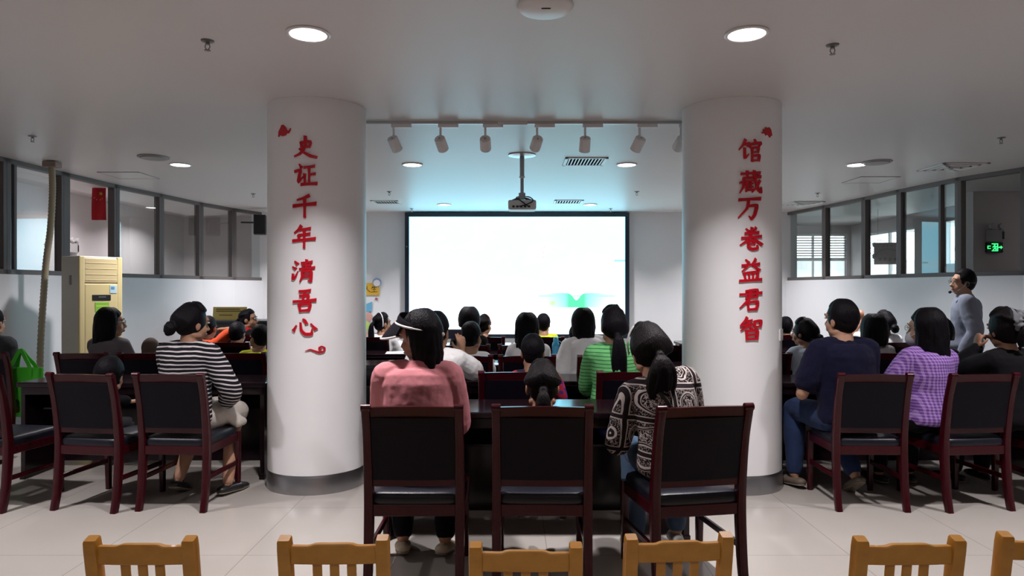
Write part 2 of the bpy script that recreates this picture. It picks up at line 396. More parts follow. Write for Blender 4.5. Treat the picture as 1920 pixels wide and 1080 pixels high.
CH = {
'shi': [vv(32, 30, 34, 52), c((30, 31), (72, 27), (67, 50), w=[9, 10, 8]), h(34, 51, 68, 48), c((50, 3), (50, 40), (42, 62), (26, 80), (3, 90), w=[11, 10, 9, 8, 5]), c((25, 57), (46, 75), (70, 88), (98, 94), w=[7, 9, 11, 9])],
'zheng': [dot(24, 4, 34, 18), c((4, 36), (30, 30), (24, 56), (20, 82), (42, 58), w=[9, 10, 9, 9, 3]), h(45, 19, 88, 12), vv(66, 15, 66, 86), h(66, 49, 91, 45), vv(47, 46, 48, 87), h(32, 92, 98, 87, 11, 12)],
'qian': [c((72, 3), (48, 15), (20, 23), w=[12, 9, 6]), h(2, 49, 98, 38, 12, 14), vv(52, 20, 52, 98, 12, 9)],
'nian': [c((40, 2), (30, 18), (10, 34), w=[11, 9, 5]), h(32, 20, 78, 14), h(28, 43, 76, 37), vv(29, 43, 31, 62), h(2, 68, 98, 58, 11, 12), vv(53, 18, 52, 99, 11, 8)],
'qing': [dot(14, 8, 26, 20), dot(4, 32, 17, 41), c((6, 62), (5, 86), (16, 78), (28, 52), w=[7, 9, 7, 3]), h(42, 16, 88, 10, 8, 9), h(45, 28, 83, 24, 7, 8), h(34, 42, 98, 35, 8, 10), vv(65, 1, 64, 38, 10, 8), c((46, 52), (46, 75), (36, 98), w=[9, 8, 4]), c((46, 53), (84, 49), (83, 94), (71, 91), w=[8, 9, 9, 4]), h(48, 66, 80, 64, 6, 6), h(48, 79, 80, 77, 6, 6)],
'wu': [h(28, 9, 76, 5), c((53, 7), (45, 46), w=[10, 8]), c((30, 29), (68, 25), (63, 48), w=[8, 9, 8]), h(2, 54, 98, 46, 10, 12), vv(28, 65, 33, 95), c((28, 66), (75, 62), (68, 93), w=[9, 10, 9]), h(33, 93, 69, 90)],
'xin': [c((17, 46), (4, 68), w=[5, 13]), c((34, 33), (38, 66), (54, 83), (80, 82), (82, 60), w=[6, 9, 11, 11, 3]), c((44, 18), (52, 24), (60, 38), w=[5, 9, 10]), c((77, 38), (97, 62), w=[5, 13])],
'guan': [c((30, 4), (20, 26), (2, 48), w=[11, 9, 4]), c((20, 26), (46, 20), (37, 34), w=[8, 9, 5]), c((26, 40), (27, 84), (44, 66), w=[9, 10, 3]), dot(69, 2, 73, 14), dot(53, 22, 47, 37, 7, 10), c((50, 24), (98, 17), (89, 34), w=[9, 10, 5]), vv(58, 38, 58, 98), c((58, 40), (87, 37), (84, 58), w=[8, 9, 8]), h(58, 59, 84, 56, 7, 7), c((58, 75), (91, 71), (88, 95), w=[8, 9, 8]), h(58, 95, 88, 92, 8, 8)],
'cang': [h(8, 14, 92, 8), vv(35, 1, 35, 23), vv(66, 0, 63, 21), h(18, 33, 95, 26), c((20, 33), (18, 68), (4, 96), w=[9, 8, 4]), c((3, 52), (12, 50), w=[7, 8]), vv(30, 44, 30, 92, 8, 5), h(20, 56, 30, 54, 6, 6), c((22, 72), (8, 84), w=[6, 5]), vv(38, 43, 36, 85, 8, 7), h(38, 45, 64, 42, 7, 7), h(38, 57, 60, 55, 6, 6), vv(51, 44, 50, 84, 7, 7), h(38, 70, 60, 69, 6, 6), h(36, 85, 64, 82, 7, 8), c((68, 16), (73, 52), (84, 82), (97, 93), (98, 70), w=[9, 9, 10, 9, 3]), c((92, 42), (76, 70), (56, 93), w=[9, 8, 4]), dot(80, 12, 91, 22, 5, 9)],
'wan': [h(4, 13, 98, 7, 11, 13), c((46, 12), (38, 50), (2, 90), w=[10, 9, 4]), c((42, 41), (82, 36), (72, 76), (57, 96), (46, 82), w=[9, 11, 11, 9, 3])],
'juan': [dot(27, 8, 38, 20), c((71, 3), (61, 19), w=[10, 5]), h(22, 29, 82, 24), h(8, 49, 95, 41), c((53, 3), (48, 35), (31, 60), (2, 80), w=[10, 9, 9, 4]), c((57, 42), (72, 60), (99, 77), w=[7, 9, 11]), c((36, 62), (65, 59), (60, 75), w=[8, 9, 8]), h(40, 76, 61, 74, 6, 6), c((38, 63), (37, 88), (54, 97), (77, 92), (76, 79), w=[9, 10, 11, 10, 4])],
'yi': [dot(28, 3, 39, 16), c((72, 0), (58, 19), w=[10, 5]), h(12, 29, 88, 22), c((36, 32), (13, 54), w=[9, 4]), c((60, 31), (90, 49), w=[6, 11]), vv(21, 62, 27, 90), c((22, 62), (81, 57), (75, 89), w=[8, 9, 8]), vv(42, 61, 43, 89, 8, 7), vv(60, 59, 59, 89, 8, 7), h(2, 96, 98, 89, 10, 11)],
'jun': [c((28, 13), (79, 7), (75, 40), w=[8, 10, 8]), h(3, 28, 99, 20, 9, 11), h(28, 42, 75, 37, 8, 8), c((49, 8), (39, 50), (4, 86), w=[10, 9, 4]), vv(36, 60, 40, 96), c((36, 62), (81, 58), (74, 92), w=[8, 10, 8]), h(40, 93, 74, 90)],
'zhi': [c((32, 1), (22, 18), (8, 31), w=[10, 8, 4]), h(22, 19, 53, 14, 8, 8), h(3, 38, 59, 31, 8, 9), c((37, 16), (31, 40), (5, 59), w=[9, 8, 4]), dot(37, 38, 53, 51, 5, 9), vv(64, 18, 67, 45, 9, 8), c((64, 19), (95, 16), (90, 42), w=[8, 9, 8]), h(67, 43, 90, 40, 7, 7), vv(28, 60, 30, 99), c((28, 61), (77, 57), (74, 97), w=[8, 10, 9]), h(30, 79, 74, 75, 7, 7), h(30, 96, 74, 94, 8, 8)],
'ren': [c((52, 5), (44, 45), (5, 95), w=[9, 9, 4]), c((50, 40), (66, 70), (97, 92), w=[5, 9, 11])],
'sheng': [c((28, 8), (20, 30), (6, 46), w=[9, 8, 4]), h(24, 30, 82, 26, 8, 8), h(20, 58, 80, 54, 8, 8), h(4, 94, 97, 90, 9, 10), vv(50, 3, 50, 92, 9, 8)],
}
def glyph(key, name, x, z, size, place, d0, d1, m, parent=None, fat=1.0):
    mb = MB()
    for i, (pts, wd) in enumerate(CH[key]):
        Q, W = stroke(pts, wd)
        L_, R_ = [], []
        for j, q in enumerate(Q):
            tn = (Q[min(j+1, len(Q)-1)]-Q[max(j-1, 0)]).normalized(); nn = V((-tn.y, tn.x, 0)); k = W[j]*.5*fat
            L_.append(q+nn*k); R_.append(q-nn*k)
        t0 = (Q[1]-Q[0]).normalized(); t1 = (Q[-1]-Q[-2]).normalized()
        L_[0] -= t0*W[0]*.25; R_[0] -= t0*W[0]*.05; L_[-1] += t1*W[-1]*.1; R_[-1] += t1*W[-1]*.35
        vs, fs = [], []; e = .00004*i
        for j in range(len(Q)):
            for p, d in ((L_[j], d0), (R_[j], d0), (R_[j], d1+e), (L_[j], d1+e)): vs.append(place((p.x-50)/100*size, (50-p.y)/100*size, d))
        for j in range(len(Q)-1):
            a = j*4; b = a+4
            for k in range(4): fs.append((a+k, a+(k+1) % 4, b+(k+1) % 4, b+k))
        fs.append((3, 2, 1, 0)); e_ = (len(Q)-1)*4; fs.append((e_, e_+1, e_+2, e_+3)); mb.add(vs, fs)
    return mb.build(name, m, parent)
def on_pillar(px, x0, z0):
    a0 = math.asin((x0-px)/.372)
    def f(u, v_, d):
        a = a0+u/.372; r = .372+d
        return V((px+r*math.sin(a), 5.42-r*math.cos(a), z0+v_))
    return f
for keys, px, ys, xs, side in ((['shi', 'zheng', 'qian', 'nian', 'qing', 'wu', 'xin'], PLX, [276, 328, 387, 444, 508, 564, 612], [573, 573, 571, 570, 569, 571, 571], 'couplet'), (['guan', 'cang', 'wan', 'juan', 'yi', 'jun', 'zhi'], PRX, [282, 342, 391, 447, 507, 562, 616], [1406, 1407, 1405, 1408, 1407, 1407, 1408], 'b')):
    words_ = dict(shi='history', zheng='proof', qian='thousand', nian='year', qing='clear', wu='my', xin='heart', guan='hall', cang='storing', wan='ten thousand', juan='scroll', yi='benefit', jun='gentleman', zhi='wisdom')
    ordn = ['topmost', 'second from the top', 'third from the top', 'fourth from the top', 'fifth from the top', 'sixth from the top', 'lowest']
    for k, (key, y_, x_) in enumerate(zip(keys, ys, xs)):
        X = (x_-960)/1300*5.05; Z = 1.5-(y_-543)/257.4
        sz = .168 if key not in ('xin',) else .17
        o = glyph(key, 'wall_character', X, Z, sz, on_pillar(px, X, Z), -.002, .012, M_RED, None, 1.28)
        tag(o, 'red character %s, %s on the pillar %s' % (words_[key], ordn[k], 'with the cloud' if px < 0 else 'with the switch'), 'sign', 'red characters on the pillars')
def motif(poly, px, x_, y_, sc, flip, label):
    X = (x_-960)/1300*5.08; Z = 1.5-(y_-543)/257.4
    o = MB().prism([((a-.5)*sc*flip, (.5-b)*sc*.75) for a, b in poly], on_pillar(px, X, Z), -.002, .01).build('wall_ornament', M_RED)
    tag(o, label, 'sign')
leaf = [(0, 1), (.04, .55), (.18, .3), (.28, .05), (.42, .0), (.6, .2), (.72, .5), (.86, .6), (1, .35), (.97, .55), (.85, .8), (.72, .78), (.6, .95), (.35, 1), (.25, .9), (.12, .9)]
motif(leaf, PLX, 534, 243, .112, 1, 'small dark red rounded ornament above the column of characters beginning with history')
leaf2 = [(0, .8), (.1, .25), (.3, .0), (.45, .1), (.62, .05), (.66, .25), (.86, .3), (.8, .45), (1, .6), (.85, .7), (.7, .65), (.6, .85), (.4, .75), (.2, 1), (.15, .85)]
motif(leaf2, PRX, 1437, 246, .10, -1, 'small dark red leafy ornament above the column of characters beginning with hall')
def cloud():
    X = (592-960)/1300*5.07; Z = 1.5-(656-543)/257.4; f = on_pillar(PLX, X, Z); mb = MB()
    pts = [(-.07, -.008), (-.035, .004), (-.005, -.008), (.03, -.02), (.06, -.012), (.066, .012), (.045, .024), (.025, .014), (.03, -.002), (.045, .002)]
    Q, W = stroke(pts, [.003, .008, .012, .014, .012, .012, .011, .010, .008, .004])
    vs, fs = [], []
    for j, q in enumerate(Q):
        tn = (Q[min(j+1, len(Q)-1)]-Q[max(j-1, 0)]).normalized(); nn = V((-tn.y, tn.x, 0))*W[j]*.5
        for p, d in ((q+nn, -.002), (q-nn, -.002), (q-nn, .01), (q+nn, .01)): vs.append(f(p.x, p.y, d))
    for j in range(len(Q)-1):
        a = j*4; b = a+4
        for k in range(4): fs.append((a+k, a+(k+1) % 4, b+(k+1) % 4, b+k))
    fs.append((3, 2, 1, 0)); e_ = (len(Q)-1)*4; fs.append((e_, e_+1, e_+2, e_+3)); mb.add(vs, fs)
    tag(mb.build('wall_ornament', M_RED), 'dark red curling cloud ornament under the lowest character beside the striped shirt woman', 'sign')
cloud()
# outlet plate on the right pillar
f = on_pillar(PRX, PRX+.31, 1.16)
mb = MB().prism([(-.043, -.043), (.043, -.043), (.043, .043), (-.043, .043)], f, -.003, .009)
tag(mb.build('wall_switch', M_WHITEP), 'white square switch plate on the pillar below the wisdom character', 'switch')
# ------------------------------------------------------------------ ceiling lights
M_LAMP = emit('lamp_diffuser', (1.0, .95, .985), LAMP)
def ceiling_light(x, y, label, z=H, grp='round ceiling downlights', pw=1.04, spr=116):
    e = empty('ceiling_light', (x, y, z), 0, label, 'ceiling light', grp)
    MB().lathe([(.098, .0), (.118, .0), (.120, -.008), (.112, -.014), (.100, -.012), (.098, -.004)], n=40).build('trim_ring', M_WHITEP, e, smooth=35)
    MB().lathe([(.001, -.001), (.100, -.001), (.100, -.009), (.085, -.012), (.001, -.014)], n=40).build('diffuser', M_LAMP, e, smooth=60)
    ld = bpy.data.lights.new('lamp', 'AREA'); ld.shape = 'DISK'; ld.size = .17; ld.energy = LAMP_W*pw; ld.spread = math.radians(spr); ld.color = (1.0, .955, .975)
    lo = bpy.data.objects.new('lamp', ld); COL.objects.link(lo); lo.location = (0, 0, -.016); lo.parent = e
    return e
lx = [-3.73, -1.12, 1.29, 3.88]
for y, row in ((3.81, 'front'), (7.80, 'mid'), (11.46, 'far')):
    for x in lx:
        if row == 'front':
            if abs(x) > 2: lab = 'round downlight out at the side of the front row of the ceiling'
            else: lab = 'large bright round downlight near the top %s the pillar reading %s' % ('above', 'history' if x < 0 else 'hall')
        elif row == 'mid':
            lab = {-3.73: 'round downlight above the air conditioner side of the room', -1.12: 'round downlight under the track between the pillars, on the history pillar side', 1.29: 'round downlight beside the bright slatted vent between the pillars', 3.88: 'round downlight beside the round vent near the standing man'}[x]
        else:
            lab = {-3.73: 'round downlight hidden behind the history pillar near the end wall', -1.12: 'small round downlight just above the screen, on the history pillar side', 1.29: 'small round downlight just above the screen, on the hall pillar side', 3.88: 'round downlight hidden behind the hall pillar near the end wall'}[x]
        ceiling_light(x, y, lab)
for y in (-.1,):
    for x in (-1.12, 1.29): ceiling_light(x, y, 'round downlight over the rear of the room', grp='rear downlights', pw=.5)
for x, y, pw_ in ((-6.3, 8.7, .38), (-6.3, 10.7, 1.0), (-6.2, 13.0, 1.4), (7.3, 9.3, 4.5), (7.0, 12.8, 1.4)):  # lamps added to brighten the corridor walls and panes behind the glazing
    ceiling_light(x, y, 'added round downlight brightening the side corridor behind the glazing', z=H+.16, grp='added corridor downlights', pw=pw_, spr=140)

# track with spotlights
tr_ = empty('lighting_track', (.11, 5.82, H), 0, 'thin white lighting track on the ceiling between the two pillars', 'lighting track')
MB().box2((-1.55, -.017, -.022), (1.55, .017, 0), .003).build('rail', plain('track_metal', (.55, .53, .53), .35, metal=.3), tr_)
MB().box2((-.23, -.02, -.03), (.02, .02, 0), .003).build('joint', M_WHITEP, tr_)
M_SPOT = plain('spot_white', (.84, .80, .79), .35)
def spotlight(x, yaw, pit, label):
    e = empty('track_spotlight', (x, 5.82, H-.022), 0, label, 'spotlight', 'track spotlights')
    MB().box2((-.02, -.017, -.03), (.15, .017, 0), .004).build('adapter', M_SPOT, e)
    MB().tube([(0, 0, -.02), (0, 0, -.11)], .010, 10).build('stem', M_SPOT, e, smooth=50)
    R_ = Matrix.Rotation(yaw, 3, 'Z') @ Matrix.Rotation(pit, 3, 'X')
    c0 = V((0, 0, -.145))
    m = MB().lathe([(.001, -.035), (.040, -.035), (.046, -.028), (.047, .05), (.047, .085), (.042, .085), (.038, .07), (.001, .066)], n=28, axis='y')
    m.v = [tuple(c0+R_ @ V(p)) for p in m.v]; m.build('head', M_SPOT, e, smooth=35)
    m = MB().lathe([(.001, -.0352), (.010, -.0354), (.010, -.0375), (.001, -.0378)], n=16, axis='y'); m.v = [tuple(c0+R_ @ V(p)) for p in m.v]; m.build('screw', M_STEEL, e, smooth=35)
    m = MB().lathe([(.001, .0665), (.037, .0685), (.037, .072), (.001, .073)], n=24, axis='y'); m.v = [tuple(c0+R_ @ V(p)) for p in m.v]; m.build('lens', M_STEEL, e, smooth=35)
sp = [(738, -.35, -.75, 'first white spotlight on the track, against the history pillar'), (826, -.25, -.65, 'second white spotlight on the track from the history pillar'), (910, 0, -.55, 'third white spotlight on the track, before the projector pole'), (1007, .2, -.5, 'fourth white spotlight on the track, just past the projector pole'), (1097, 0, -.95, 'fifth white spotlight, tilted steeply down, above the bright slatted vent'), (1199, .45, -.8, 'sixth white spotlight on the track, above the downlight'), (1277, .2, -.5, 'last white spotlight on the track, half hidden by the hall pillar')]
for px, yw, pt, lb in sp: spotlight((px-960)/1300*5.82, yw, pt, lb)

# ceiling projector
pr = empty('projector', (.105, 7.25, H), 0, 'white projector hanging from the ceiling on a grey pole', 'projector')
MB().lathe([(.001, 0), (.145, 0), (.145, -.01), (.10, -.02), (.001, -.022)], n=40).build('ceiling_plate', M_STEEL, pr, smooth=35)
M_POLE = plain('grey_pole', (.42, .43, .46), .35, metal=.5)
MB().tube([(0, 0, -.02), (0, 0, -.23)], .024, 16).build('upper_pole', M_POLE, pr, smooth=50)
MB().tube([(0, 0, -.20), (0, 0, -.42)], .018, 16).build('lower_pole', M_POLE, pr, smooth=50)
MB().lathe([(.001, -.225), (.029, -.225), (.029, -.245), (.001, -.245)], n=20).build('collar', M_WHITEP, pr, smooth=40)
MB().box2((-.035, -.03, -.47), (.035, .03, -.40), .008).build('bracket', M_POLE, pr)
for sx in (-1, 1):
    for sy in (-1, 1): MB().tube([(0, 0, -.45), (sx*.06, sy*.05, -.465), (sx*.105, sy*.08, -.488)], .007, 8).build('arm', M_DARK, pr, smooth=50)
pb = MB().box2((-.145, -.12, -.585), (.145, .12, -.485), .018).build('projector_body', M_WHITEP, pr)
MB().lathe([(.001, .119), (.04, .119), (.04, .135), (.032, .135), (.030, .125), (.001, .125)], (.05, 0, -.535), 24, 'y').build('lens', M_DARK, pr, smooth=40)
for k, xx in enumerate((-.09, -.05, -.01, .03, .07)): MB().box2((xx-.012, -.123, -.565), (xx+.012, -.119, -.545)).build('socket', M_DARK, pr)
for q in ([(-.02, 0, -.44), (-.06, -.09, -.46), (-.01, -.13, -.5), (.06, -.135, -.555)], [(.02, 0, -.44), (.08, -.08, -.455), (.11, -.13, -.50), (.03, -.135, -.54), (-.03, -.133, -.555)]): MB().tube(q, .006, 8, smooth=5).build('cable', M_DARK, pr, smooth=60)

# vents, sprinklers, router
M_DUCT_SHADE = plain('vent_duct_shade', (.008, .010, .012), .9, .0)  # black colour stands in for the shade inside the duct
def slat_vent(x, y, wx, wy, n, label, dark=True, ang=0):
    e = empty('ceiling_vent', (x, y, H), ang, label, 'ceiling vent', 'ceiling vents')
    fr_ = MB(); b = .035
    for a, c_ in (((-wx/2, -wy/2, -.012), (wx/2, -wy/2+b, 0)), ((-wx/2, wy/2-b, -.012), (wx/2, wy/2, 0)), ((-wx/2, -wy/2, -.012), (-wx/2+b, wy/2, 0)), ((wx/2-b, -wy/2, -.012), (wx/2, wy/2, 0))): fr_.box2(a, c_, .002)
    fr_.build('frame', M_WHITEP, e)
    MB().box2((-wx/2+b, -wy/2+b, -.003), (wx/2-b, wy/2-b, 0)).build('duct_backing', M_DUCT_SHADE, e)
    for k in range(n):
        xx = -wx/2+b+(k+.5)*(wx-2*b)/n
        MB().box((xx, 0, -.008), ((wx-2*b)/n*.36, wy-2*b, .003), 0, Matrix.Rotation(.25, 3, 'Y')).build('slat', M_WHITEP, e)
slat_vent(.80, 7.62, .46, .46, 11, 'bright white slatted air vent on the ceiling between the projector pole and a downlight')
slat_vent(.90, 11.1, .46, .40, 9, 'narrow slatted air vent on the ceiling right above the screen')
slat_vent(-2.02, 11.15, .44, .40, 9, 'grey slatted air vent on the ceiling above the wall poster')
def square_vent(x, y, s_, label):
    e = empty('ceiling_vent', (x, y, H), 0, label, 'ceiling vent', 'ceiling vents')
    for k in range(4):
        a = s_*(1-.24*k)/2; m = MB()
        for p, q in (((-a, -a), (a, -a+.035)), ((-a, a-.035), (a, a)), ((-a, -a), (-a+.035, a)), ((a-.035, -a), (a, a))): m.box2((p[0], p[1], -.014-.006*k), (q[0], q[1], -.002), .003)
        m.build('louver_ring', M_WHITEP, e)
    MB().box2((-s_/2+.02, -s_/2+.02, -.004), (s_/2-.02, s_/2-.02, 0)).build('duct_backing', plain('vent_grey', (.25, .24, .24), .6), e)
square_vent(5.05, 7.95, .52, 'square ceiling air diffuser over the standing man beside the side windows')
square_vent(4.75, 11.3, .5, 'small square ceiling air diffuser far off above the blind window')
def round_vent(x, y, label):
    e = empty('ceiling_vent', (x, y, H), 0, label, 'ceiling vent', 'ceiling vents')
    MB().lathe([(.001, 0), (.155, 0), (.158, -.006), (.150, -.014), (.14, -.012), (.001, -.010)], n=48).build('rim', plain('vent_rim', (.36, .35, .35), .5), e, smooth=35)
    MB().lathe([(.001, -.009), (.135, -.009), (.13, -.022), (.06, -.026), (.001, -.027)], n=48).build('cover_disc', plain('vent_disc', (.30, .29, .29), .5), e, smooth=35)
round_vent((288-960)/1300*7.36, 7.36, 'round grey ceiling vent over the air conditioner side, before the downlight')
round_vent((1644-960)/1300*7.64, 7.64, 'round grey ceiling vent beside a downlight on the standing man side')
def hatch(x, y, wx, wy, label):
    e = empty('ceiling_hatch', (x, y, H), 0, label, 'access panel', 'ceiling access panels')
    MB().box2((-wx/2, -wy/2, -.004), (wx/2, wy/2, 0), .001).build('panel', M_CEIL, e)
    m = MB()
    for a, c_ in (((-wx/2, -wy/2, -.006), (wx/2, -wy/2+.014, 0)), ((-wx/2, wy/2-.014, -.006), (wx/2, wy/2, 0)), ((-wx/2, -wy/2, -.006), (-wx/2+.014, wy/2, 0)), ((wx/2-.014, -wy/2, -.006), (wx/2, wy/2, 0))): m.box2(a, c_)
    m.build('frame', plain('hatch_frame', (.45, .43, .43), .5), e)
hatch(-4.72, 8.55, .5, .5, 'flush square access panel in the ceiling above the red flag')
hatch(4.6, 8.9, .5, .5, 'flush square access panel in the ceiling on the standing man side')
M_SPR = plain('sprinkler_metal', (.23, .21, .21), .35, metal=.6)
def sprinkler(px, py, label, z=H):
    Y = 1300*(z-1.5)/(543-py); X = (px-960)/1300*Y
    e = empty('sprinkler', (X, Y, z), 0, label, 'sprinkler', 'ceiling sprinklers')
    MB().lathe([(.001, 0), (.036, 0), (.034, -.006), (.014, -.010), (.001, -.010)], n=24).build('escutcheon', M_SPR, e, smooth=35)
    MB().lathe([(.001, -.008), (.011, -.008), (.011, -.022), (.001, -.022)], n=14).build('nozzle', M_SPR, e, smooth=35)
    for sx in (-1, 1): MB().tube([(sx*.010, 0, -.02), (sx*.014, 0, -.036), (sx*.004, 0, -.054)], .0028, 6).build('yoke_arm', M_SPR, e, smooth=50)
    MB().lathe([(.001, -.054), (.017, -.054), (.017, -.057), (.001, -.058)], n=18).build('deflector', M_SPR, e, smooth=35)
for px, py, lb in ((389, 76, 'large ceiling sprinkler before the pillar reading history'), (1561, 84, 'large ceiling sprinkler before the pillar reading hall'), (61, 255, 'small ceiling sprinkler near the flexible hose'), (1877, 258, 'small ceiling sprinkler near the square diffuser over the side windows'), (475, 363, 'tiny ceiling sprinkler behind the history pillar by the wall speaker'), (1533, 362, 'tiny ceiling sprinkler behind the hall pillar over the blind window'), (730, 359, 'tiny ceiling sprinkler above the wall poster vent'), (1194, 359, 'tiny ceiling sprinkler above the far end of the screen'), (772, 391, 'tiniest ceiling sprinkler at the screen corner by the poster'), (1145, 391, 'tiniest ceiling sprinkler at the screen corner away from the poster')): sprinkler(px, py, lb)
rt = empty('wireless_router', (.165, 3.42, H), 0, 'white rounded wireless access point at the top edge of the ceiling', 'router')
MB().lathe([(.001, 0), (.135, 0), (.14, -.012), (.128, -.03), (.09, -.042), (.001, -.046)], n=48).build('housing', M_WHITEP, rt, smooth=60)
MB().box((0.0, -.055, -.046), (.045, .006, .004), .001, Matrix.Rotation(-.15, 3, 'X')).build('indicator_slot', M_DARK, rt)

# ------------------------------------------------------------------ big screen
t = NT('screen_picture'); o, x, y, z = t.obj()
u = t.M('ADD', t.M('DIVIDE', x, 3.9), .5); v = t.M('ADD', t.M('DIVIDE', z, 2.18), .5)
cl = t.noise(t.scale(o, 1.0, 1, 1.9), 1.25, 5, .55)
cl = t.M('MINIMUM', t.M('MAXIMUM', t.M('MULTIPLY', t.M('SUBTRACT', cl, .52), 6), 0), 1)
low = t.M('MINIMUM', t.M('MAXIMUM', t.M('MULTIPLY', t.M('SUBTRACT', .42, v), 5), 0), 1)
k = SCREEN
sky = t.mix(t.M('MAXIMUM', t.M('MULTIPLY', cl, .55), low), (.80*k, 2.3*k, 2.95*k), (1.9*k, 2.3*k, 2.5*k))
def gauss(c_, m0, s0): return t.M('POWER', 2.718, t.M('MULTIPLY', t.M('POWER', t.M('ABSOLUTE', t.M('DIVIDE', t.M('SUBTRACT', c_, m0), s0)), 2.0), -1.0))
def band(c_, a, b): return t.M('MULTIPLY', t.M('GREATER_THAN', c_, a), t.M('LESS_THAN', c_, b))
# open green book spread low on the picture
gx = t.M('ABSOLUTE', t.M('SUBTRACT', u, .775))
top = t.M('SUBTRACT', .355, t.M('ADD', t.M('MULTIPLY', t.M('POWER', t.M('SUBTRACT', gx, .07), 2.0), 2.2), t.M('MULTIPLY', gauss(gx, 0, .02), .05)))
bk = t.M('MULTIPLY', t.M('LESS_THAN', v, top), t.M('GREATER_THAN', v, .235))
bk = t.M('MULTIPLY', bk, t.M('ADD', t.M('MULTIPLY', gauss(gx, .0, .17), .9), t.M('MULTIPLY', gauss(gx, 0, .03), .5)))
bk = t.M('MAXIMUM', bk, t.M('MULTIPLY', band(v, .325, .334), t.M('MULTIPLY', band(u, .60, .955), .7)))
bk = t.M('MINIMUM', bk, 1.0)
col = t.mix(bk, sky, (.10, 1.25, .42))
bl_ = t.M('MULTIPLY', gauss(u, .665, .02), gauss(v, .272, .03)); col = t.mix(t.M('MINIMUM', t.M('MULTIPLY', bl_, .8), 1), col, (.55, 1.25, .12))
gy = t.M('MULTIPLY', gauss(u, .46, .02), gauss(v, .03, .03)); col = t.mix(t.M('MULTIPLY', gy, .8), col, (.5, 1.3, .5))
# thin red remnants of lettering
s1 = t.M('MULTIPLY', band(v, .62, .765), t.M('LESS_THAN', t.M('ABSOLUTE', t.M('SUBTRACT', t.M('SUBTRACT', u, .6235), t.M('MULTIPLY', t.M('SUBTRACT', v, .69), .06))), .0016))
s2 = t.M('MULTIPLY', band(v, .56, .73), t.M('LESS_THAN', t.M('ABSOLUTE', t.M('SUBTRACT', u, .762)), .0009))
col = t.mix(t.M('MAXIMUM', s1, s2), col, (1.0, .42, .32))
s3 = t.M('MULTIPLY', band(v, .615, .632), band(u, .95, 1.0)); col = t.mix(s3, col, (.35, 1.3, 1.5))
t.b.inputs['Base Color'].default_value = (.02, .02, .02, 1); t.set(.4, .2)
t.l.new(col, t.b.inputs['Emission Color']); t.b.inputs['Emission Strength'].default_value = 1.0
M_SCREEN = t.m
sc_ = empty('display_screen', (.092, 12.55, 1.755), 0, 'huge glowing wall screen in a dark frame showing sky and a green book', 'screen')
M_BEZ = plain('screen_bezel', (.012, .020, .034), .3)
m = MB(); W2, H2, b = 2.025, 1.135, .075
for p, q in (((-W2, -.05, H2-b), (W2, .09, H2)), ((-W2, -.05, -H2), (W2, .09, -H2+b)), ((-W2, -.05, -H2+b), (-W2+b, .09, H2-b)), ((W2-b, -.05, -H2+b), (W2, .09, H2-b))): m.box2(p, q, .006)
m.build('bezel', M_BEZ, sc_)
MB().box2((-W2+b-.01, -.01, -H2+b-.01), (W2-b+.01, .06, H2-b+.01)).build('display_panel', M_SCREEN, sc_)
MB().lathe([(.001, -.0515), (.008, -.0515), (.008, -.0505), (.001, -.0505)], (-W2+.036, 0, .52), 12, 'y').build('indicator_light', M_PAPER, sc_)

# wall poster beside the screen (partly behind the pillar)
po = empty('wall_poster', (-2.62, 12.64, 1.5), 0, 'yellow word poster with clock and book cut-outs on the end wall beside the screen', 'poster')
MB().box2((-.35, -.015, -.10), (.20, 0, .12), .002).build('yellow_board', plain('poster_yellow', (.72, .42, .04), .6), po)
f = lambda cx_, cz_: (lambda u_, v_, d: V((cx_+u_, -.015-d, cz_+v_)))
glyph('ren', 'letter', 0, 0, .12, f(-.02, .01), -.001, .004, M_DARK, po, .8)
glyph('sheng', 'letter', 0, 0, .12, f(.11, .01), -.001, .004, M_DARK, po, .8)
MB().lathe([(.001, -.03), (.075, -.03), (.08, -.025), (.08, -.012), (.001, -.012)], (.16, 0, .13), 28, 'y').build('clock_cutout', plain('clock_blue', (.25, .32, .55), .5), po, smooth=35)
MB().lathe([(.001, -.034), (.06, -.034), (.06, -.029), (.001, -.029)], (.16, 0, .12), 28, 'y').build('clock_face', M_PAPER, po)
MB().prism([(-.10, -.42), (.06, -.40), (.07, -.22), (-.08, -.28)], lambda a, b_, d: V((a, -d, b_)), 0, .012).build('book_cutout', plain('poster_blue', (.14, .42, .62), .6), po)
MB().box((.15, -.006, -.17), (.05, .012, .04), .003, Matrix.Rotation(.5, 3, 'Y')).build('paper_plane', plain('poster_red', (.45, .12, .16), .6), po)
MB().ell((-.05, -.01, -.50), (.13, .012, .10), n=20).build('flower_cutout', plain('poster_pink', (.62, .33, .30), .6), po, smooth=60)
MB().ell((-.10, -.01, -.64), (.12, .012, .14), n=20).build('leaf_cutout', plain('poster_green', (.42, .62, .14), .6), po, smooth=60)
MB().ell((-.12, -.01, -.80), (.10, .012, .12), n=20).build('orange_cutout', plain('poster_orange', (.75, .30, .06), .6), po, smooth=60)

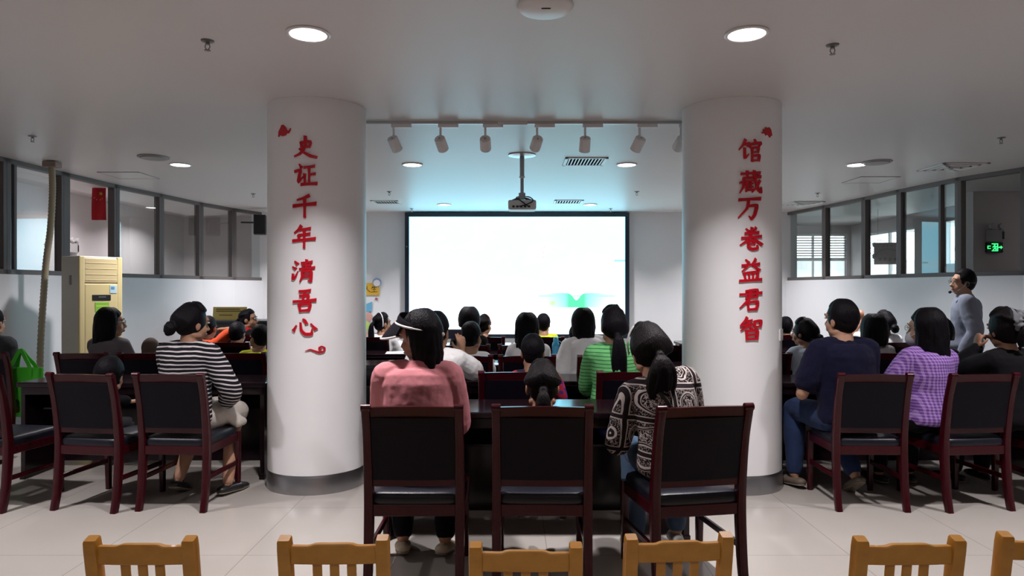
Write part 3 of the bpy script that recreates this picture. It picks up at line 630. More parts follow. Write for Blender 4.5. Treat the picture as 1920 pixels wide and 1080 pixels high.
# ------------------------------------------------------------------ floor-standing air conditioner
M_AC = plain('ac_cream', (.66, .55, .28), .4); M_AC2 = plain('ac_panel', (.60, .49, .27), .42); M_ACS = plain('ac_side', (.62, .58, .50), .45)
ac = empty('air_conditioner', (-4.656, 7.68, 0), math.radians(63), 'tall cream floor-standing air conditioner by the glazed side wall', 'air conditioner')
MB().box2((-.23, -.16, .03), (.23, .16, 1.80), .012).build('cabinet', M_ACS, ac)
MB().box2((-.235, -.175, .05), (-.175, -.15, 1.80), .01).build('edge_trim', M_AC, ac); MB().box2((.175, -.175, .05), (.235, -.15, 1.80), .01).build('edge_trim', M_AC, ac)
MB().box2((-.18, -.172, 1.52), (.18, -.15, 1.78), .008).build('outlet_panel', M_AC2, ac)
for k in range(4): MB().box2((-.165, -.175, 1.545+.06*k), (.165, -.168, 1.551+.06*k), .001).build('louver_line', M_AC, ac)
MB().box2((-.18, -.176, .06), (.18, -.15, 1.51), .010).build('front_panel', M_AC, ac)
MB().box2((-.10, -.181, 1.335), (.10, -.172, 1.395), .003).build('display_window', M_DARK, ac)
MB().box2((-.035, -.183, 1.362), (.045, -.180, 1.378), .001).build('display_bar', plain('display_grey', (.10, .10, .12), .3), ac)
MB().box2((-.07, -.180, 1.215), (.08, -.175, 1.315), .001).build('energy_sticker', plain('sticker_green', (.22, .50, .05), .5), ac)
MB().box2((-.058, -.1812, 1.27), (.068, -.1795, 1.28), 0).build('sticker_bar', plain('sticker_yellow', (.62, .72, .12), .5), ac)
MB().box2((.09, -.180, 1.41), (.165, -.1735, 1.495), .001).build('sticker', plain('sticker_blue', (.45, .62, .72), .5), ac)
MB().box2((.10, -.1812, 1.45), (.14, -.179, 1.48), 0).build('sticker_print', plain('sticker_print', (.10, .28, .42), .5), ac)
MB().box2((-.242, -.03, 1.50), (-.228, .0, 1.60), .004).build('grip', plain('grip_grey', (.30, .29, .30), .5), ac)
MB().box2((-.235, -.165, 0), (.235, .165, .035), .006).build('base', plain('ac_base', (.12, .11, .09), .5), ac)
# flexible drain hose
hs = empty('flexible_hose', (-5.12, 7.62, 0), 0, 'beige corrugated flexible hose hanging from the ceiling beside the air conditioner', 'hose')
M_HOSE = plain('hose_beige', (.42, .36, .25), .6)
pts = [V((.06, 0, 2.86)), V((.07, 0, 2.6)), V((.05, 0, 2.2)), V((.0, .0, 1.8)), V((-.03, 0, 1.4)), V((-.06, 0, .9)), V((-.07, 0, .4)), V((-.07, 0, .03))]
P_, R_ = [], []
m = MB(); tmp = MB()
N_ = 150
for k in range(N_+1):
    s_ = k/N_*(len(pts)-1); i = min(int(s_), len(pts)-2); u_ = s_-i
    p0, p1, p2, p3 = pts[max(i-1, 0)], pts[i], pts[i+1], pts[min(i+2, len(pts)-1)]
    P_.append(.5*((2*p1)+(p2-p0)*u_+(2*p0-5*p1+4*p2-p3)*u_*u_+(3*p1-p0-3*p2+p3)*u_**3)); R_.append(.036 if k % 2 else .030)
m.tube(P_, R_, 16).build('hose', M_HOSE, hs, smooth=70)
MB().box2((-.01, -.06, 2.84), (.14, .06, 2.905), .01).build('tape_collar', plain('hose_tape', (.34, .25, .22), .7), hs)
MB().tube([(.02, -.03, 2.0), (.02, .04, 2.0), (-.05, .045, 2.0)], .006, 6).build('strap', M_WHITEP, hs)

# things seen through the glazing
fl = empty('hanging_flag', (-5.73, 9.62, 2.92), .12, 'red flag with yellow stars hanging upright behind the glazing', 'flag')
m = MB(); n_ = 12; vs = []; fs = []
for j in range(13):
    for i in range(n_+1):
        xx = -.093+.186*i/n_; vs.append((xx, .012*math.sin(xx*40+j*.25), -.455*j/12))
for j in range(12):
    for i in range(n_): a = j*(n_+1)+i; fs.append((a, a+1, a+n_+2, a+n_+1))
vs2 = [(p[0], p[1]+.003, p[2]) for p in vs]; o0 = len(vs); fs2 = [tuple(reversed([i+o0 for i in q])) for q in fs]
m.add(vs+vs2, fs+fs2); m.build('cloth', plain('flag_red', (.56, .010, .022), .7), fl, smooth=60, fix=False)
def star(cx_, cz_, r, rot=0):
    pl = [(cx_+r*(1 if k % 2 == 0 else .4)*math.sin(PI*k/5+rot), cz_+r*(1 if k % 2 == 0 else .4)*math.cos(PI*k/5+rot)) for k in range(10)]
    MB().prism(pl, lambda a, b_, d: V((a, -.018+.006*math.sin(a*40)-d, b_)), 0, .002).build('star', plain('flag_yellow', (.80, .52, .04), .6), fl)
star(.03, -.09, .032, PI/2)
for a, b_ in ((.068, -.155), (.045, -.175), (.0, -.175), (-.03, -.15)): star(a-.02, b_, .010, .4)
MB().tube([(-.10, 0, 0), (.10, 0, 0)], .006, 8).build('rod', M_DARK, fl)
MB().tube([(0, 0, 0), (0, 0, .15)], .003, 6).build('cord', M_DARK, fl)
def emergency_light(loc, rz, label):
    e = empty('emergency_light', loc, rz, label, 'emergency light', None)
    MB().box2((-.11, -.06, -.08), (.11, 0, .08), .01).build('battery_box', plain('emergency_grey', (.38, .36, .36), .5), e)
    for sx in (-1, 1):
        h_ = MB().lathe([(.001, -.09), (.035, -.09), (.042, -.075), (.03, -.03), (.001, -.02)], (sx*.065, 0, .125), 20, 'y').build('lamp_head', plain('emergency_white', (.5, .48, .48), .35), e, smooth=40)
        MB().tube([(sx*.065, -.04, .07), (sx*.065, -.045, .10)], .008, 8).build('neck', M_DARK, e)
    MB().box2((.085, -.065, -.06), (.112, -.055, .05), .002).build('label_strip', M_DARK, e)
emergency_light((-7.19, 11.3, 2.18), -PI/2-PI, 'grey twin head emergency light on the corridor wall below the red flag')
emergency_light((6.91, 9.95, 2.28), 0, 'grey twin head emergency light above the green exit sign')
ex = empty('exit_sign', (6.905, 9.945, 2.105), 0, 'glowing green running man exit sign on the wall above the standing man', 'exit sign')
MB().box2((-.118, -.03, -.075), (.118, 0, .075), .004).build('housing', M_DARK, ex)
M_EXG = emit('exit_green', (.02, 1.0, .18), 1.5)
def flat(poly, name='symbol'): MB().prism(poly, lambda a, b_, d: V((a, -.03-d, b_)), -.001, .003).build(name, M_EXG, ex)
flat([(-.045, -.055), (.045, -.055), (.045, .055), (-.045, .055), (-.045, .043), (.033, .043), (.033, -.045), (-.045, -.045)], 'door_symbol')
def ex_tube(pts, r): 
    m = MB(); Q, W = stroke(pts, [r*2]*len(pts)); 
    vs, fs = [], []
    for j, q in enumerate(Q):
        tn = (Q[min(j+1, len(Q)-1)]-Q[max(j-1, 0)]).normalized(); nn = V((-tn.y, tn.x, 0))*W[j]*.5
        for p, d in ((q+nn, -.029), (q-nn, -.029), (q-nn, -.034), (q+nn, -.034)): vs.append((p.x, d, p.y))
    for j in range(len(Q)-1):
        a = j*4; b_ = a+4
        for k_ in range(4): fs.append((a+k_, a+(k_+1) % 4, b_+(k_+1) % 4, b_+k_))
    m.add(vs, fs); return m
m = MB().lathe([(.001, -.034), (.010, -.034), (.010, -.029), (.001, -.029)], (-.004, 0, .032), 16, 'y')
for q in ([(-.002, .02), (.0, -.008)], [(-.002, .014), (-.022, .010), (-.030, -.004)], [(0, .014), (.018, .004), (.026, .014)], [(0, -.008), (-.012, -.026), (-.032, -.034)], [(0, -.008), (.016, -.022), (.010, -.044)]):
    k_ = ex_tube(q, .0055); m.add(k_.v, k_.f)
m.build('running_figure', M_EXG, ex)
flat([(.055, .008), (.085, .008), (.085, .024), (.110, 0), (.085, -.024), (.085, -.008), (.055, -.008)], 'arrow_symbol')
flat([(-.105, .022), (-.06, .022), (-.06, .012), (-.095, .012), (-.095, -.012), (-.06, -.012), (-.06, -.022), (-.105, -.022)], 'letter_symbol')
sg = empty('hanging_sign', (6.55, 12.1, 2.13), -.25, 'grey brown wooden sign board hanging behind the glazing with two lines of lettering', 'sign')
MB().box2((-.21, -.012, -.19), (.21, .012, .19), .008).build('board', plain('sign_board', (.38, .30, .29), .6, nscale=8, var=.1), sg)
M_SGT = plain('sign_text', (.07, .05, .05), .6)
for k_, key in enumerate(('zhi', 'jun', 'yi', 'juan')): glyph(key, 'letter', 0, 0, .06, (lambda cx_: (lambda u_, v_, d: V((cx_+u_, -.012-d, -.10+v_))))(-.12+.08*k_), -.001, .003, M_SGT, sg, .9)
for k_, key in enumerate(('shi', 'wu', 'nian')): glyph(key, 'letter', 0, 0, .035, (lambda cx_: (lambda u_, v_, d: V((cx_+u_, -.012-d, .13+v_))))(-.06+.06*k_), -.001, .003, M_SGT, sg, .9)
MB().tube([(.19*math.cos(a/12*PI), -.013, -.05+.13*math.sin(a/12*PI)) for a in range(13)], .004, 6, smooth=0).build('arch_line', M_SGT, sg)
for sx in (-.15, .15): MB().tube([(sx, 0, .185), (sx, 0, .95)], .003, 6).build('wire', M_DARK, sg)
def wall_fan(loc, rz, label):
    e = empty('wall_fan', loc, rz, label, 'fan', None)
    MB().box2((-.05, .10, -.06), (.05, .28, .06), .012).build('bracket', M_WHITEP, e)
    MB().lathe([(.001, -.02), (.05, -.015), (.06, .04), (.05, .11), (.001, .12)], n=24, axis='y').build('motor_housing', M_WHITEP, e, smooth=45)
    cg = MB()
    for r in (.21, .15, .09): cg.tube([(r*math.cos(2*PI*k/32), -.055+.03*(r/.21)**2, r*math.sin(2*PI*k/32)) for k in range(32)], .004, 6, closed=True)
    for k in range(18):
        a = 2*PI*k/18; cg.tube([(.03*math.cos(a), -.055, .03*math.sin(a)), (.15*math.cos(a), -.04, .15*math.sin(a)), (.21*math.cos(a), -.02, .21*math.sin(a)), (.15*math.cos(a), .03, .15*math.sin(a))], .0022, 5)
    cg.build('guard', M_STEEL, e, smooth=60)
    for k in range(3):
        a = 2*PI*k/3; m = MB()
        pl = [(.03, -.03), (.12, -.055), (.18, -.03), (.19, .03), (.12, .045), (.03, .02)]
        m.prism(pl, lambda p, q, d: V((p*math.cos(a)-q*math.sin(a), -.015+.25*q*.6+d, p*math.sin(a)+q*math.cos(a))), 0, .004); m.build('blade', plain('fan_blade', (.55, .58, .62), .3), e)
    return e
wall_fan((7.35, 13.9, 2.28), -.5, 'white round fan seen behind the glazing beside the hanging sign')
wall_fan((7.98, 12.15, 2.22), -PI/2+.4, 'white round fan seen through the open window bay above the standing man')
# black wall speaker
spk = empty('wall_speaker', (-4.36, 12.0, 2.62), .25, 'black speaker box mounted high near the end wall beside the pillar', 'speaker')
MB().box2((-.10, -.09, -.17), (.10, .09, .17), .012).build('cabinet', M_DARK, spk)
MB().box2((-.085, -.098, -.155), (.085, -.088, .155), .005).build('grille', plain('speaker_cloth', (.01, .01, .012), .8), spk)
MB().tube([(0, .08, .05), (-.2, .14, .05), (-.32, .14, .05)], .015, 8).build('mount_arm', M_DARK, spk)
# desk by the far wall with yellow notice, papers
dk = empty('lectern_desk', (-4.0, 10.7, 0), 0, 'dark grey desk with a raised top standing at the far side wall', 'desk')
M_DESK = plain('desk_grey', (.035, .036, .044), .35)
MB().box2((-.62, -.3, .06), (.62, .3, 1.0), .006).build('cabinet', M_DESK, dk)
MB().box2((-.68, -.34, 1.0), (.68, .34, 1.035), .008).build('desktop', M_DESK, dk)
MB().box2((-.62, -.28, 0), (.62, .28, .06)).build('plinth', M_DARK, dk)
for sx in (-.31, .31): MB().box2((sx-.29, -.308, .1), (sx+.29, -.298, .96), .003).build('door', M_DESK, dk)
nt = empty('notice_board', (-4.32, 10.62, 1.035), 0, 'yellow printed notice board standing on the grey desk', 'notice')
MB().box((0, 0, .10), (.52, .012, .20), .003, Matrix.Rotation(-.12, 3, 'X')).build('board', plain('notice_yellow', (.85, .66, .20), .6), nt)
for zz, ww, x0 in ((.165, .36, -.03), (.135, .42, 0), (.075, .20, -.06)):
    MB().box((x0, -.009-.12*(zz-.1)*-1, zz), (ww, .003, .012), 0, Matrix.Rotation(-.12, 3, 'X')).build('print_line', plain('notice_print', (.18, .11, .04), .7), nt)
MB().box2((-.2, .0, 0), (.2, .08, .012), .003).build('foot', M_DARK, nt)
bg = MB().ell((0, 0, .045), (.17, .12, .045), n=24)
for i in range(len(bg.v)):
    p = V(bg.v[i]); k_ = 1+.22*noise.noise(p*14); bg.v[i] = (p.x*k_, p.y*k_, max(0, p.z*k_))
tag(bg.build('plastic_bag', plain('bag_white', (.66, .70, .78), .35), None, smooth=50, loc=(-3.53, 10.6, 1.035)), 'crumpled white plastic bag lying on the grey desk beside the pillar', 'bag')

ac.scale = (1.03, 1.0, 1.035)
# ------------------------------------------------------------------ dark conference chairs
def rrect(cx, cy, hx, hy, r=.008):
    out = []
    for sx, sy, a0 in ((1, 1, 0), (-1, 1, PI/2), (-1, -1, PI), (1, -1, 1.5*PI)):
        for k in range(3):
            a = a0+k*PI/4; out.append((cx+sx*(hx-r)+r*math.cos(a), cy+sy*(hy-r)+r*math.sin(a)))
    return out
def cat(pts, n):
    out = []
    N = len(pts)
    for i in range(N-1):
        p0, p1, p2, p3 = pts[max(i-1, 0)], pts[i], pts[i+1], pts[min(i+2, N-1)]
        for k in range(n):
            u = k/n; out.append(tuple(.5*((2*b)+(c_-a)*u+(2*a-5*b+4*c_-d)*u*u+(3*b-a-3*c_+d)*u**3) for a, b, c_, d in zip(p0, p1, p2, p3)))
    out.append(pts[-1]); return out
def back_y(z): return -.012 if z < .5 else -.012-.075*((z-.5)/.44)**1.5
def make_chair():
    e = empty('conference_chair', (0, 0, 0))
    for sx in (-1, 1):
        prof = cat([(-.055, .0, .021, .021), (-.03, .12, .022, .023), (-.012, .30, .023, .025), (-.006, .45, .023, .027), (-.02, .60, .022, .025), (-.045, .76, .021, .023), (-.080, .895, .021, .023), (-.086, .925, .022, .024)], 4)
        rs = []
        for (yy, zz, hx, hy) in prof: rs.append([V((a, b, zz)) for a, b in rrect(sx*.226, yy, hx, hy)])
        m = MB().rings(rs); m.tube([(sx*.226-.022, -.092, .925), (sx*.226+.022, -.092, .925)], .019, 14, round_caps=False)
        m.build('leg', M_WOOD, e, smooth=40)
        rs = [[V((a, b, zz)) for a, b in rrect(sx*.222, yy, hh, hh)] for yy, zz, hh in ((.455, 0, .017), (.452, .2, .020), (.45, .44, .023))]
        MB().rings(rs).build('leg', M_WOOD, e, smooth=40)
        MB().box2((sx*.222-.010, .0, .20), (sx*.222+.010, .44, .232), .004).build('stretcher', M_WOOD, e)
    a = MB()
    a.box2((-.205, -.024, .375), (.205, .004, .435), .004); a.box2((-.205, .435, .375), (.205, .462, .435), .004)
    for sx in (-1, 1): a.box2((sx*.222-.014, .0, .375), (sx*.222+.014, .44, .435), .004)
    a.build('seat_frame', M_WOOD, e)
    # cushion
    rs = []
    for zz, k in ((.432, .985), (.445, 1.0), (.465, 1.0), (.482, .975), (.492, .90), (.497, .70), (.499, .35), (.4995, .02)):
        ring = []
        for q in range(40):
            an = 2*PI*q/40; c_, s_ = math.cos(an), math.sin(an)
            ring.append(V((.232*k*math.copysign(abs(c_)**.22, c_)*(1+.0*s_), .218+.240*k*math.copysign(abs(s_)**.22, s_), zz)))
        rs.append(ring)
    MB().rings(rs).build('seat_cushion', M_SEATLEATHER, e, smooth=50)
    def crossbar(z0, z1, th, bow, name, mat, ins=.204, crown=0):
        rs = []
        for i in range(13):
            xx = -ins+2*ins*i/12; b = bow*(1-(xx/ins)**2); cr = crown*(1-(xx/ins)**2)
            y0, y1 = back_y(z0)-b, back_y(z1)-b
            n = 6
            ring = [V((xx, back_y(z0+(z1+cr-z0)*j/n)-b-th, z0+(z1+cr-z0)*j/n)) for j in range(n+1)]+[V((xx, back_y(z1+cr-(z1+cr-z0)*j/n)-b+th, z1+cr-(z1+cr-z0)*j/n)) for j in range(n+1)]
            rs.append(ring)
        return MB().rings(rs).build(name, mat, e, smooth=35)
    crossbar(.872, .928, .013, .004, 'top_rail', M_WOOD, crown=.004)
    crossbar(.525, .567, .012, .004, 'lower_rail', M_WOOD)
    crossbar(.560, .876, .017, .012, 'back_panel', M_LEATHER)
    return e
CHAIR = make_chair(); used = [0]
def chair(x, yt, rz, label):
    loc = (x, yt+.08, 0); lb = label
    if used[0] == 0:
        CHAIR.location = loc; CHAIR.rotation_euler = (0, 0, rz); tag(CHAIR, lb, 'chair', 'dark red conference chairs'); used[0] = 1; return CHAIR
    return dup(CHAIR, loc, rz, lb)
R1, R2, R3, R4, R5 = 3.38, 4.78, 5.95, 7.1, 8.3
Q1, Q2, Q3, Q4 = 4.66, 6.2, 7.45, 8.7
D = math.radians
seats = [
 (-.485, R1, 0, 'large dark red wooden chair right behind the woman in the pink shirt'),
 (.150, R1, D(-1), 'large dark red wooden chair behind the small girl, middle of the front three'),
 (.925, R1, D(10), 'large dark red wooden chair turned askew behind the woman in the patterned blouse'),
 (-.62, R2, 0, 'dark wooden chair under the person in white filming with a phone'),
 (.015, R2, 0, 'dark wooden chair of the child with the purple and red sleeves'),
 (.83, R2, 0, 'dark wooden chair under the woman in the green striped top'),
 (-.41, R3, 0, 'dark wooden chair of the child with the blue collar'),
 (.13, R3, 0, 'dark wooden chair of the long haired woman in white before the bottle'),
 (.80, R3, D(3), 'dark wooden chair of the leaning woman in a white top'),
 (-.47, R4, 0, 'dark wooden chair of the tall dark haired adult before the screen'),
 (.10, R4, 0, 'empty dark wooden chair beyond the long haired woman in white'),
 (.72, R4, 0, 'dark wooden chair of the boy seen low before the white top woman'),
 (1.50, R4, 0, 'empty dark wooden chair half hidden by the pillar reading hall'),
 (-1.72, R5, 0, 'dark wooden chair of the girl with a ponytail beside the pillar reading history'),
 (-.33, R5, 0, 'dark wooden chair of the girl with the hair clip before the screen'),
 (.38, R5, 0, 'dark wooden chair of the child in a yellow shirt before the screen'),
 (-3.64, Q1, D(-8), 'dark red wooden chair cut by the picture edge beside the green bag'),
 (-2.885, Q1, D(-8.5), 'dark red wooden chair of the small child, before the woman in grey'),
 (-2.30, Q1, D(-4), 'dark red wooden chair under the woman in the striped shirt'),
 (-4.75, Q2, 0, 'dark wooden chair of the person in a dark coat with the green bag'),
 (-3.84, Q2, 0, 'dark wooden chair under the long haired woman in grey'),
 (-3.27, Q2, 0, 'dark wooden chair of the child with the shaved head'),
 (-2.44, Q2, 0, 'dark wooden chair of the child in lime yellow beside the pillar'),
 (-3.66, Q3, 0, 'dark wooden chair behind the person in the orange top'),
 (-3.06, Q3, 0, 'dark wooden chair of the child before the woman in profile'),
 (-2.40, Q3, 0, 'empty dark wooden chair far down beside the pillar reading history'),
 (-3.42, Q4, 0, 'dark wooden chair of the woman in profile before the yellow notice'),
 (2.44, Q1, D(-2), 'dark red wooden chair under the man in the navy shirt'),
 (3.16, Q1, D(6), 'dark red wooden chair between the purple gingham woman and the scrunchie woman'),
 (3.86, Q1, D(4), 'dark red wooden chair cut by the picture edge under the scrunchie woman'),
 (2.25, Q2, 0, 'empty dark wooden chair beside the pillar, before the man in navy'),
 (2.84, Q2, D(4), 'dark wooden chair of the child in white beside the man in navy'),
 (3.45, Q2, D(-6), 'dark wooden chair of the girl with bobbed hair'),
 (4.07, Q2, 0, 'dark wooden chair of the dark haired child before the standing man'),
 (4.22, Q3, 0, 'dark wooden chair of the person raising a hand'),
 (3.55, Q4, 0, 'dark wooden chair of the boy in black far beside the pillar'),
]
for a in seats: chair(*a)

# ------------------------------------------------------------------ tables
TH = .77
def make_table(L):
    e = empty('conference_table', (0, 0, 0))
    MB().box2((-L/2, 0, TH-.04), (L/2, .50, TH), .008).build('tabletop', M_TABLE, e)
    MB().box2((-L/2+.03, .02, TH-.10), (L/2-.03, .045, TH-.04), .003).build('apron', M_TABLE, e)
    MB().box2((-L/2+.04, .43, .05), (L/2-.04, .455, TH-.04), .003).build('modesty_panel', M_TABLE, e)
    for sx in (-1, 1):
        MB().box2((sx*(L/2-.035)-.018, .03, .02), (sx*(L/2-.035)+.018, .47, TH-.04), .003).build('side_panel', M_TABLE, e)
        MB().box2((sx*(L/2-.035)-.022, .02, 0), (sx*(L/2-.035)+.022, .48, .03), .004).build('foot', M_TABLE, e)
    MB().box2((-L/2+.05, .14, .535), (L/2-.05, .43, .55), .002).build('shelf', M_TABLE, e)
    return e
TB = {}
def table(x, y, L, label, rz=0):
    if L not in TB:
        e = TB[L] = make_table(L); e.location = (x, y, 0); e.rotation_euler = (0, 0, rz)
        return tag(e, label, 'table', 'dark conference tables')
    return dup(TB[L], (x, y, 0), rz, label, 'dark conference tables')
table(.15, R1+.74, 1.86, 'dark glossy table before the pink shirt woman and patterned blouse woman')
table(.12, R2+.74, 1.86, 'dark glossy table before the woman in green stripes')
table(-.96, R3+.74, 1.9, 'dark glossy table before the child with the blue collar')
table(.97, R3+.74, 1.9, 'dark glossy table carrying the blue water bottle')
table(-.96, R4+.74, 1.9, 'dark glossy table before the tall dark haired adult near the screen')
table(.97, R4+.74, 1.9, 'dark glossy table before the low seen boy near the screen')
table(-.96, R5+.74, 1.9, 'dark glossy table right under the screen on the poster side')
table(.97, R5+.74, 1.9, 'dark glossy table right under the screen, before the yellow shirt child')
table(-2.92, Q1+.79, 1.96, 'dark glossy table before the woman in the striped shirt')
table(-3.25, Q2+.75, 1.96, 'dark glossy table before the long haired woman in grey')
table(-3.05, Q3+.75, 1.96, 'dark glossy table before the person in the orange top')
table(-3.05, Q4+.75, 1.96, 'dark glossy table before the woman in profile by the grey desk')
table(3.12, Q1+.79, 2.06, 'dark glossy table before the man in navy and the purple gingham woman')
table(3.25, Q2+.75, 2.06, 'dark glossy table before the girl with bobbed hair')
table(3.35, Q3+.75, 2.06, 'dark glossy table before the person raising a hand')
table(3.35, Q4+.75, 2.06, 'dark glossy table before the boy in black')

# ------------------------------------------------------------------ yellow wooden chairs
def make_ychair():
    e = empty('wooden_chair', (0, 0, 0))
    for sx in (-1, 1):
        rs = []
        for yy, zz, hh in ((-.02, 0, .017), (0, .2, .020), (0, .36, .0215), (-.02, .50, .0215), (-.045, .66, .0215), (-.050, .688, .0205), (-.0505, .694, .0185)):
            rs.append([V((a, b, zz+(.004 if b > yy else -.004)*(zz > .6))) for a, b in rrect(sx*(.157+.004*(zz-.3)), yy, hh, hh, .006)])
        MB().rings(rs).build('leg', M_YWOOD, e, smooth=35)
        rs = [[V((a, b, zz)) for a, b in rrect(sx*.155, .30, hh, hh, .006)] for zz, hh in ((0, .016), (.34, .020))]
        MB().rings(rs).build('leg', M_YWOOD, e, smooth=35)
        MB().box2((sx*.156-.009, 0, .12), (sx*.156+.009, .3, .15), .003).build('stretcher', M_YWOOD, e)
    # top rail with a raised middle
    rs = []
    for xx, up in ((-.140, 0), (-.085, 0), (-.075, .001), (-.062, .006), (-.05, .0075), (.05, .0075), (.062, .006), (.075, .001), (.085, 0), (.140, 0)):
        b = .006*(1-(xx/.14)**2); yb = -.042-b
        rs.append([V((xx, yb-.010, .612)), V((xx, yb-.0145, .664+up)), V((xx, yb-.0115, .668+up)), V((xx, yb+.0065, .668+up)), V((xx, yb+.0095, .664+up)), V((xx, yb+.014, .612)), V((xx, yb+.011, .608)), V((xx, yb-.007, .608))])
    MB().rings(rs).build('top_rail', M_YWOOD, e, smooth=30)
    MB().box((0, -.012, .425), (.285, .018, .04), .004).build('lower_rail', M_YWOOD, e)
    for k in (-1, 0, 1):
        MB().box((k*.056, -.028, .525), (.030, .011, .20), .003, Matrix.Rotation(.135, 3, 'X')).build('slat', M_YWOOD, e)
    MB().box((0, .15, .352), (.34, .33, .022), .007).build('seat', M_YWOOD, e)
    for yy in (.0, .30): MB().box((0, yy, .315), (.28, .016, .045), .003).build('seat_rail', M_YWOOD, e)
    return e
yc = None
for px, py, wpx, rz, lb in ((264, 1009, 0, 0, 'yellow wooden child chair at the bottom edge below the empty chair and striped shirt woman'), (625, 1008, 0, D(1), 'yellow wooden child chair at the bottom edge below the pillar reading history'), (986, 1021, 0, D(-.5), 'yellow wooden child chair at the bottom edge below the middle dark chair'), (1271, 1004, 0, D(4), 'yellow wooden child chair at the bottom edge, before the askew dark chair'), (1704, 1009, 0, D(1), 'yellow wooden child chair at the bottom edge below the man in navy'), (1978, 1002, 0, D(-2), 'yellow wooden child chair cut off by the picture corner below the scrunchie woman')):
    Y = 1300*.806/(py-543); X = (px-960)/1300*Y; loc = (X, Y+.05, 0)
    if yc is None: yc = make_ychair(); yc.location = loc; yc.rotation_euler = (0, 0, rz); tag(yc, lb, 'chair', 'yellow wooden chairs')
    else: dup(yc, loc, rz, lb)

# ------------------------------------------------------------------ small things
def bottle(x, y, z):
    e = empty('water_bottle', (x, y, z), 0, 'blue plastic water bottle standing on the table before the screen', 'bottle')
    M_B = plain('bottle_blue', (.05, .30, .50), .2)
    MB().lathe([(.001, 0), (.034, 0), (.038, .006), (.038, .07), (.035, .085), (.035, .10), (.038, .115), (.038, .165), (.030, .19), (.022, .198), (.001, .199)], n=28).build('body', M_B, e, smooth=50)
    MB().lathe([(.001, .196), (.026, .196), (.027, .205), (.025, .235), (.018, .245), (.001, .246)], n=24).build('cap', plain('cap_blue', (.10, .42, .62), .3), e, smooth=40)
    MB().lathe([(.0386, .03), (.0390, .03), (.0390, .075), (.0386, .075)], n=28).build('label_band', plain('bottle_label', (.30, .52, .70), .4), e, smooth=40)
    MB().tube([(.036, 0, .14), (.055, 0, .16), (.055, 0, .19), (.025, 0, .205)], .004, 6, smooth=3).build('carry_loop', plain('cap_blue', (.1, .42, .62), .3), e, smooth=60)
bottle(.448, R3+.74+.40, TH)
def paper(x, y, rz, label, z=TH, wx=.21, wy=.297, m=None, nm='paper_sheet'):
    mb = MB(); vs = []; n = 8
    for j in range(n+1):
        for i in range(n+1): vs.append((-wx/2+wx*i/n, -wy/2+wy*j/n, .0015+.004*(i/n)**3*(j/n)))
    fs = [(j*(n+1)+i, j*(n+1)+i+1, (j+1)*(n+1)+i+1, (j+1)*(n+1)+i) for j in range(n) for i in range(n)]
    o0 = len(vs); vs += [(a, b, c_-.0012) for a, b, c_ in vs]; fs += [tuple(i+o0 for i in reversed(f_)) for f_ in fs]
    rim = [i for i in range(n+1)]+[j*(n+1)+n for j in range(1, n+1)]+[n*(n+1)+i for i in range(n-1, -1, -1)]+[j*(n+1) for j in range(n-1, 0, -1)]
    for a in range(len(rim)): b = (a+1) % len(rim); fs.append((rim[a], rim[a]+o0, rim[b]+o0, rim[b]))
    mb.add(vs, fs); o_ = mb.build(nm, m or M_PAPER, None, loc=(x, y, z)); o_.rotation_euler = (0, 0, rz); return tag(o_, label, 'paper', 'paper sheets on the tables')
paper(.47, R3+.74+.2, .2, 'white paper sheet on the table right below the blue water bottle')
paper(-.16, R3+.74+.12, -.3, 'white card on the dark table between the blue collar child and long haired woman', wx=.10, wy=.14)
paper(-1.35, R4+.74+.18, .1, 'white paper sheet on the table before the girl with the ponytail')
paper(-2.55, Q2+.75+.2, .1, 'white paper sheet on the table before the child in lime yellow')
paper(-2.95, Q3+.75+.2, .4, 'white paper sheet on the table before the woman in profile')
paper(2.45, Q2+.75+.22, -.1, 'white paper sheet on the table near the pillar and the child in white')
paper(2.55, Q3+.75+.22, .1, 'white paper sheet on the far table behind the child in white')
def lumpy(name, r, mat, loc, label, amp=.2, fr=12):
    m = MB().ell((0, 0, r[2]), r, n=28, m=18)
    for i in range(len(m.v)):
        p = V(m.v[i]); k_ = 1+amp*noise.noise(p*fr); m.v[i] = (p.x*k_, p.y*k_, max(0.001, p.z*k_))
    return tag(m.build(name, mat, None, smooth=60, loc=loc), label, 'bag')
lumpy('plastic_bag', (.075, .08, .06), plain('bag_blue', (.006, .022, .17), .3), (.615, R1+.74+.24, .55), 'shiny blue plastic bag on the shelf under the table beside the patterned blouse woman', .35)
lumpy('plastic_bag', (.07, .10, .065), plain('bag_dark_green', (.0, .07, .022), .5), (4.02, Q1+.79+.24, .55), 'dark green bag on the table shelf beside the scrunchie woman', .3)
